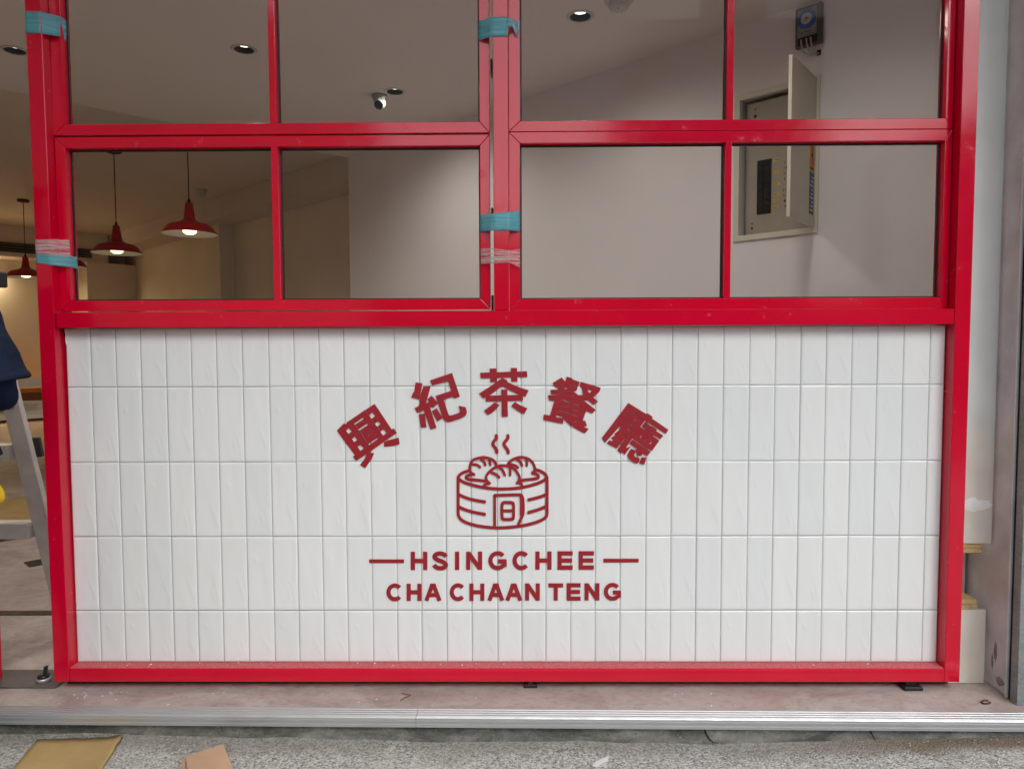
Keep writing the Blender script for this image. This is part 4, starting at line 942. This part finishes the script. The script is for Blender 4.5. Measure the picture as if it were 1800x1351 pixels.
# builders' clutter inside the doorway
def slab(mb, c, dx, dy, z0, z1): return mb.obox(c-dx/2-dy/2+Vector((0, 0, z0)), dx, dy, (0, 0, z1-z0))
c = AB(5.3, -.35); t = thing('work_table', 'low trestle table of pale boards behind the ladder', 'table', tuple(c))
obj('top', slab(MB(), c, A*1.5, B*1.3, .52, .55), 'pale_board', t)
for i in (-.6, .6):
    for j in (-.5, .5): obj('leg', slab(MB(), c+A*i+B*j, A*.05, B*.05, 0, .519), 'wainscot_wood', t)
for k, (da, db, rz, h) in enumerate(((0, .1, .1, .05), (-.25, -.2, .5, .04), (.3, .15, -.3, .07))):
    q = c+A*da+B*db; e1 = Vector((math.cos(rz), math.sin(rz), 0)); e2 = Vector((-e1.y, e1.x, 0)); o = obj('loose_board', slab(MB(), q, e1*.6, e2*.3, .5505+.08*k, .5505+.08*k+h), 'pale_board' if k != 1 else 'cardboard'); tag(o, ('pale board lying lowest on the work table', 'brown cardboard piece on the work table', 'pale board topmost on the work table')[k], 'board')
P0 = AB(5.0, .55); mb = MB(); mb.obox(P0, B*.08+A*.30, A*.02-B*.02, B*.16+Vector((0, 0, 1.0)))
o = obj('wrapped_panel', mb, 'plastic_wrap_pink'); tag(o, 'pinkish panel wrapped in plastic leaning behind the left post', 'panel')
c = onZ(35, 897, .004); o = obj('floor_cardboard', slab(MB(), c, A*.9+B*.1, B*.55, .0025, .008), 'cardboard'); tag(o, 'flat brown cardboard on the floor behind the ladder', 'cardboard')

# ladder ----------------------------------------------------------------
Lf = thing('step_ladder', 'aluminium step ladder standing inside the doorway', 'ladder', (-1.80, .40, 0))
def rail(nm, p, q, wd, dp, mat, parent=Lf):
    p, q = Vector(p), Vector(q); d = (q-p); x = Vector((1, 0, 0)); x = (x-d*(x.dot(d)/d.length_squared)).normalized(); y = d.normalized().cross(x)
    return obj(nm, MB().obox(p-x*wd/2-y*dp/2, x*wd, y*dp, d), mat, parent, bevel=.002)
tp = onY(-32, 492, .35); ft = onY(95, 1000, .35); dr = (ft-tp)
ftz = tp+dr*((tp.z-.02)/(tp.z-ft.z)); rail('rail', ftz, tp, .058, .024, 'ladder_aluminium')
mirror = lambda v: Vector((2*-2.02-v.x, v.y, v.z))
rail('rail', mirror(ftz), mirror(tp), .058, .024, 'ladder_aluminium')
for yy in (650, 785, 921):
    z = onY(0, yy, .35).z
    f = (tp.z-z)/(tp.z-ftz.z); xr = tp.x+(ftz.x-tp.x)*f-.03; xl = 2*-2.02-xr
    obj('step', bx((xl, .315, z-.045), (xr, .385, z+.008), .003), 'ladder_aluminium', Lf)
rail('back_rail', (-1.66, .10, .02), (-1.83, .34, 1.25), .035, .024, 'ladder_aluminium')
rail('back_rail', mirror(Vector((-1.66, .10, .02))), mirror(Vector((-1.83, .34, 1.25))), .035, .024, 'ladder_aluminium')
q = onY(3, 487, .36); obj('top_cap', MB().obox((q.x-.43, .30, q.z-.03), (.388, 0, 0), (0, .15, 0), (0, 0, .055)), 'black', Lf, bevel=.006)
q = onY(69, 786, .45); obj('spreader_block', MB().obox((q.x-.02, .44, q.z-.035), (.03, .01, 0), (-.004, .02, 0), (-.012, 0, .07)), 'black', Lf, bevel=.002)
for v in (ftz, mirror(ftz)): obj('foot', bx((v.x-.035, v.y-.02, .001), (v.x+.035, v.y+.02, .03), .004), 'black', Lf)

# person ------------------------------------------------------------------
PX, PY, GZ = -1.586, -.25, gz(-1.5, -.27)+.002
ps = thing('person', 'person in a navy t-shirt at the left edge, seen from behind', 'person', (PX, PY, GZ))
def skin_mesh(name, verts, edges, radii, root, mat, sub=2):
    me = bpy.data.meshes.new(name); me.from_pydata([tuple(Vector(v)) for v in verts], edges, [])
    o = bpy.data.objects.new(name, me); COL.objects.link(o); o.parent = ps
    o.modifiers.new('skin', 'SKIN'); sv = me.skin_vertices[0].data
    for i, r in enumerate(radii): sv[i].radius = r if isinstance(r, tuple) else (r, r)
    sv[root].use_root = True
    s = o.modifiers.new('sub', 'SUBSURF'); s.levels = sub; s.render_levels = sub
    me.materials.append(MAT[mat])
    dg = bpy.context.evaluated_depsgraph_get(); ev = o.evaluated_get(dg); m2 = bpy.data.meshes.new_from_object(ev)
    o.modifiers.clear(); o.data = m2
    m2.polygons.foreach_set('use_smooth', [True]*len(m2.polygons))
    if not m2.materials: m2.materials.append(MAT[mat])
    return o
SZ = 1.235   # shoulder height above the ground
sh_r, el_r, wr_r = (.145, .0, SZ-.03), (.228, .015, .970), (.02, .20, .93)
sh_l, el_l, wr_l = (-.145, .0, SZ-.03), (-.228, .015, .970), (-.05, .21, .93)
body_v = [(0, 0, .84), (0, -.01, .98), (0, -.01, 1.12), (0, -.005, 1.25), (0, .005, 1.32), (0, .02, 1.40), (0, .03, 1.47), (0, .025, 1.53),
          sh_r, el_r, wr_r, sh_l, el_l, wr_l,
          (.095, 0, .79), (.105, -.04, .44), (.11, -.15, .09), (.115, -.05, .045), (-.095, 0, .79), (-.105, -.03, .44), (-.11, -.14, .09), (-.115, -.04, .045)]
body_e = [(0, 1), (1, 2), (2, 3), (3, 4), (4, 5), (5, 6), (6, 7), (3, 8), (8, 9), (9, 10), (3, 11), (11, 12), (12, 13), (0, 14), (14, 15), (15, 16), (16, 17), (0, 18), (18, 19), (19, 20), (20, 21)]
body_r = [(.14, .10), (.125, .09), (.135, .09), (.09, .075), .05, .075, .085, .06, .052, .038, .026, .052, .038, .026, .075, .055, .038, .03, .075, .055, .038, .03]
skin_mesh('body', body_v, body_e, body_r, 0, 'skin')
H0 = Vector((PX, PY, GZ)); Lp = lambda *p: H0+Vector(p)
def wrinkle(mb, amp, seed, k0=0):
    rnd = random.Random(seed); ph = [rnd.uniform(0, 6) for _ in range(6)]
    for v in mb.v[k0:]:
        v.x += amp*math.sin(v.z*48+v.y*20+ph[0])*math.cos(v.z*23+ph[1]); v.y += amp*math.sin(v.z*40+v.x*30+ph[2]); v.z += amp*.6*math.sin(v.x*60+ph[3])
def resample(P, R_, n):
    out, rr_ = [], []
    for i in range(len(P)-1):
        for k in range(n):
            f = k/n; out.append(Vector(P[i]).lerp(Vector(P[i+1]), f)); rr_.append(R_[i]*(1-f)+R_[i+1]*f)
    out.append(Vector(P[-1])); rr_.append(R_[-1]); return out, rr_
mb = MB()
P, Rx = resample([Lp(0, 0, .79), Lp(0, -.01, .95), Lp(0, -.01, 1.10), Lp(0, -.005, 1.20), Lp(0, 0, 1.262), Lp(0, .005, 1.285)], [.228, .214, .200, .185, .115, .07], 5)
_, Ry = resample([Lp(0, 0, 0)]*6, [.150, .140, .132, .115, .085, .065], 5)
mb.tube(P, Rx, 36, True, Ry)
for sx in (1, -1):
    P, R_ = resample([Lp(.10*sx, 0, 1.235), Lp(.155*sx, 0, 1.195), Lp(.192*sx, .004, 1.12), Lp(.222*sx, .008, 1.05), Lp(.240*sx, .012, .992)], [.055, .072, .073, .072, .070], 5)
    mb.tube(P, R_, 26, True); q = P[-1]
    P2, R2 = [P[-1]+(P[-1]-P[-2]).normalized()*d for d in (-.014, -.012, 0, .003)], [.070, .0722, .0722, .068]; mb.tube(P2, R2, 26, False)
wrinkle(mb, .0055, 4)
obj('t_shirt', mb, 'navy_cloth', ps, recalc=False)
for sx in (1, -1):
    mb = MB(); P, R_ = resample([Lp(.230*sx, .010, 1.02), Lp(.232*sx, .014, .985), Lp(.230*sx, .028, .962), Lp(.195*sx, .075, .952), Lp(.12*sx, .14, .945), Lp(.03*sx, .195, .93)], [.052, .047, .044, .042, .038, .034], 5)
    mb.tube(P, R_, 22, True); wrinkle(mb, .003, 8); obj('arm_sleeve', mb, 'navy_dark', ps, recalc=False)
mb = MB(); mb.tube([Lp(0, 0, .74), Lp(0, 0, .80), Lp(0, -.005, .88), Lp(0, -.005, .93)], [.165, .182, .175, .16], 28, True, [.11, .125, .12, .11])
for sx in (1, -1):
    P, R_ = resample([Lp(.088*sx, 0, .82), Lp(.098*sx, 0, .66), Lp(.104*sx, -.04, .44), Lp(.108*sx, -.105, .20), Lp(.110*sx, -.15, .035)], [.090, .088, .068, .060, .062], 6); mb.tube(P, R_, 24, True)
wrinkle(mb, .004, 12); obj('trousers', mb, 'denim', ps, recalc=False)
skin_mesh('hair', [(0, -.01, 1.405), (0, .0, 1.48), (0, .02, 1.535), (0, .07, 1.54)], [(0, 1), (1, 2), (2, 3)], [.078, .095, .082, .05], 1, 'hair')
for sx, dy in ((1, -.155), (-1, -.145)):
    skin_mesh('shoe', [(sx*.112, -.05+dy, .035), (sx*.115, .04+dy, .038), (sx*.125, .15+dy, .028), (sx*.128, .20+dy, .024)], [(0, 1), (1, 2), (2, 3)], [(.036, .034), (.043, .038), (.044, .028), (.034, .022)], 1, 'shoe')
# hands: palm and five fingers, gloved, reaching forward
for sx, wv in ((1, Vector(wr_r)), (-1, Vector(wr_l))):
    fwd = Vector((-.75*sx, .65, -.05)).normalized(); sd_ = Vector((.65*sx, .75, 0)).normalized()
    V = [wv, wv+fwd*.05]; E = [(0, 1)]; Rr = [(.024, .018), (.036, .017)]
    for i, (off, ln) in enumerate(((-.030, .066), (-.010, .076), (.010, .072), (.028, .056))):
        b_ = len(V); p0 = wv+fwd*.09+sd_*off; V += [p0, p0+fwd*ln*.5+Vector((0, 0, -.008)), p0+fwd*ln*.85+Vector((0, 0, -.026))]; E += [(1, b_), (b_, b_+1), (b_+1, b_+2)]; Rr += [.0105, .0095, .0085]
    b_ = len(V); V += [wv+fwd*.035-sd_*.034, wv+fwd*.065-sd_*.058, wv+fwd*.09-sd_*.062+Vector((0, 0, -.008))]; E += [(1, b_), (b_, b_+1), (b_+1, b_+2)]; Rr += [.013, .011, .0095]
    skin_mesh('hand', V, E, Rr, 0, 'skin')
# yellow rag hanging from the belt at the hip
rg = skin_mesh('belt_cloth', [(.208, .0, .735), (.226, .0, .70), (.228, .003, .665)], [(0, 1), (1, 2)], [(.012, .02), (.018, .032), (.013, .03)], 0, 'yellow_glove')
# face: eyes, nose, mouth, ears on the far side of the head
mb = MB(); H0 = Vector((PX, PY, GZ))
fc_ = skin_mesh('nose', [(0, .105, 1.455), (0, .128, 1.432), (0, .112, 1.425)], [(0, 1), (1, 2)], [.008, .012, .010], 0, 'skin', 1)
for sx in (1, -1):
    e_ = MB(); e_.lathe(H0+Vector((.032*sx, .098, 1.458)), [(.0001, -.008), (.010, -.003), (.012, .003), (.006, .010), (.0001, .011)], 12, (0, 1, 0)); obj('eye', e_, 'ink', ps)
    skin_mesh('ear', [(.083*sx, .01, 1.47), (.088*sx, .008, 1.445), (.082*sx, .012, 1.42)], [(0, 1), (1, 2)], [(.006, .014), (.007, .016), (.006, .010)], 0, 'skin', 1)
obj('mouth', MB().tube([H0+Vector((-.022, .098, 1.405)), H0+Vector((0, .106, 1.403)), H0+Vector((.022, .098, 1.405))], .004, 6), 'pendant_red', ps)
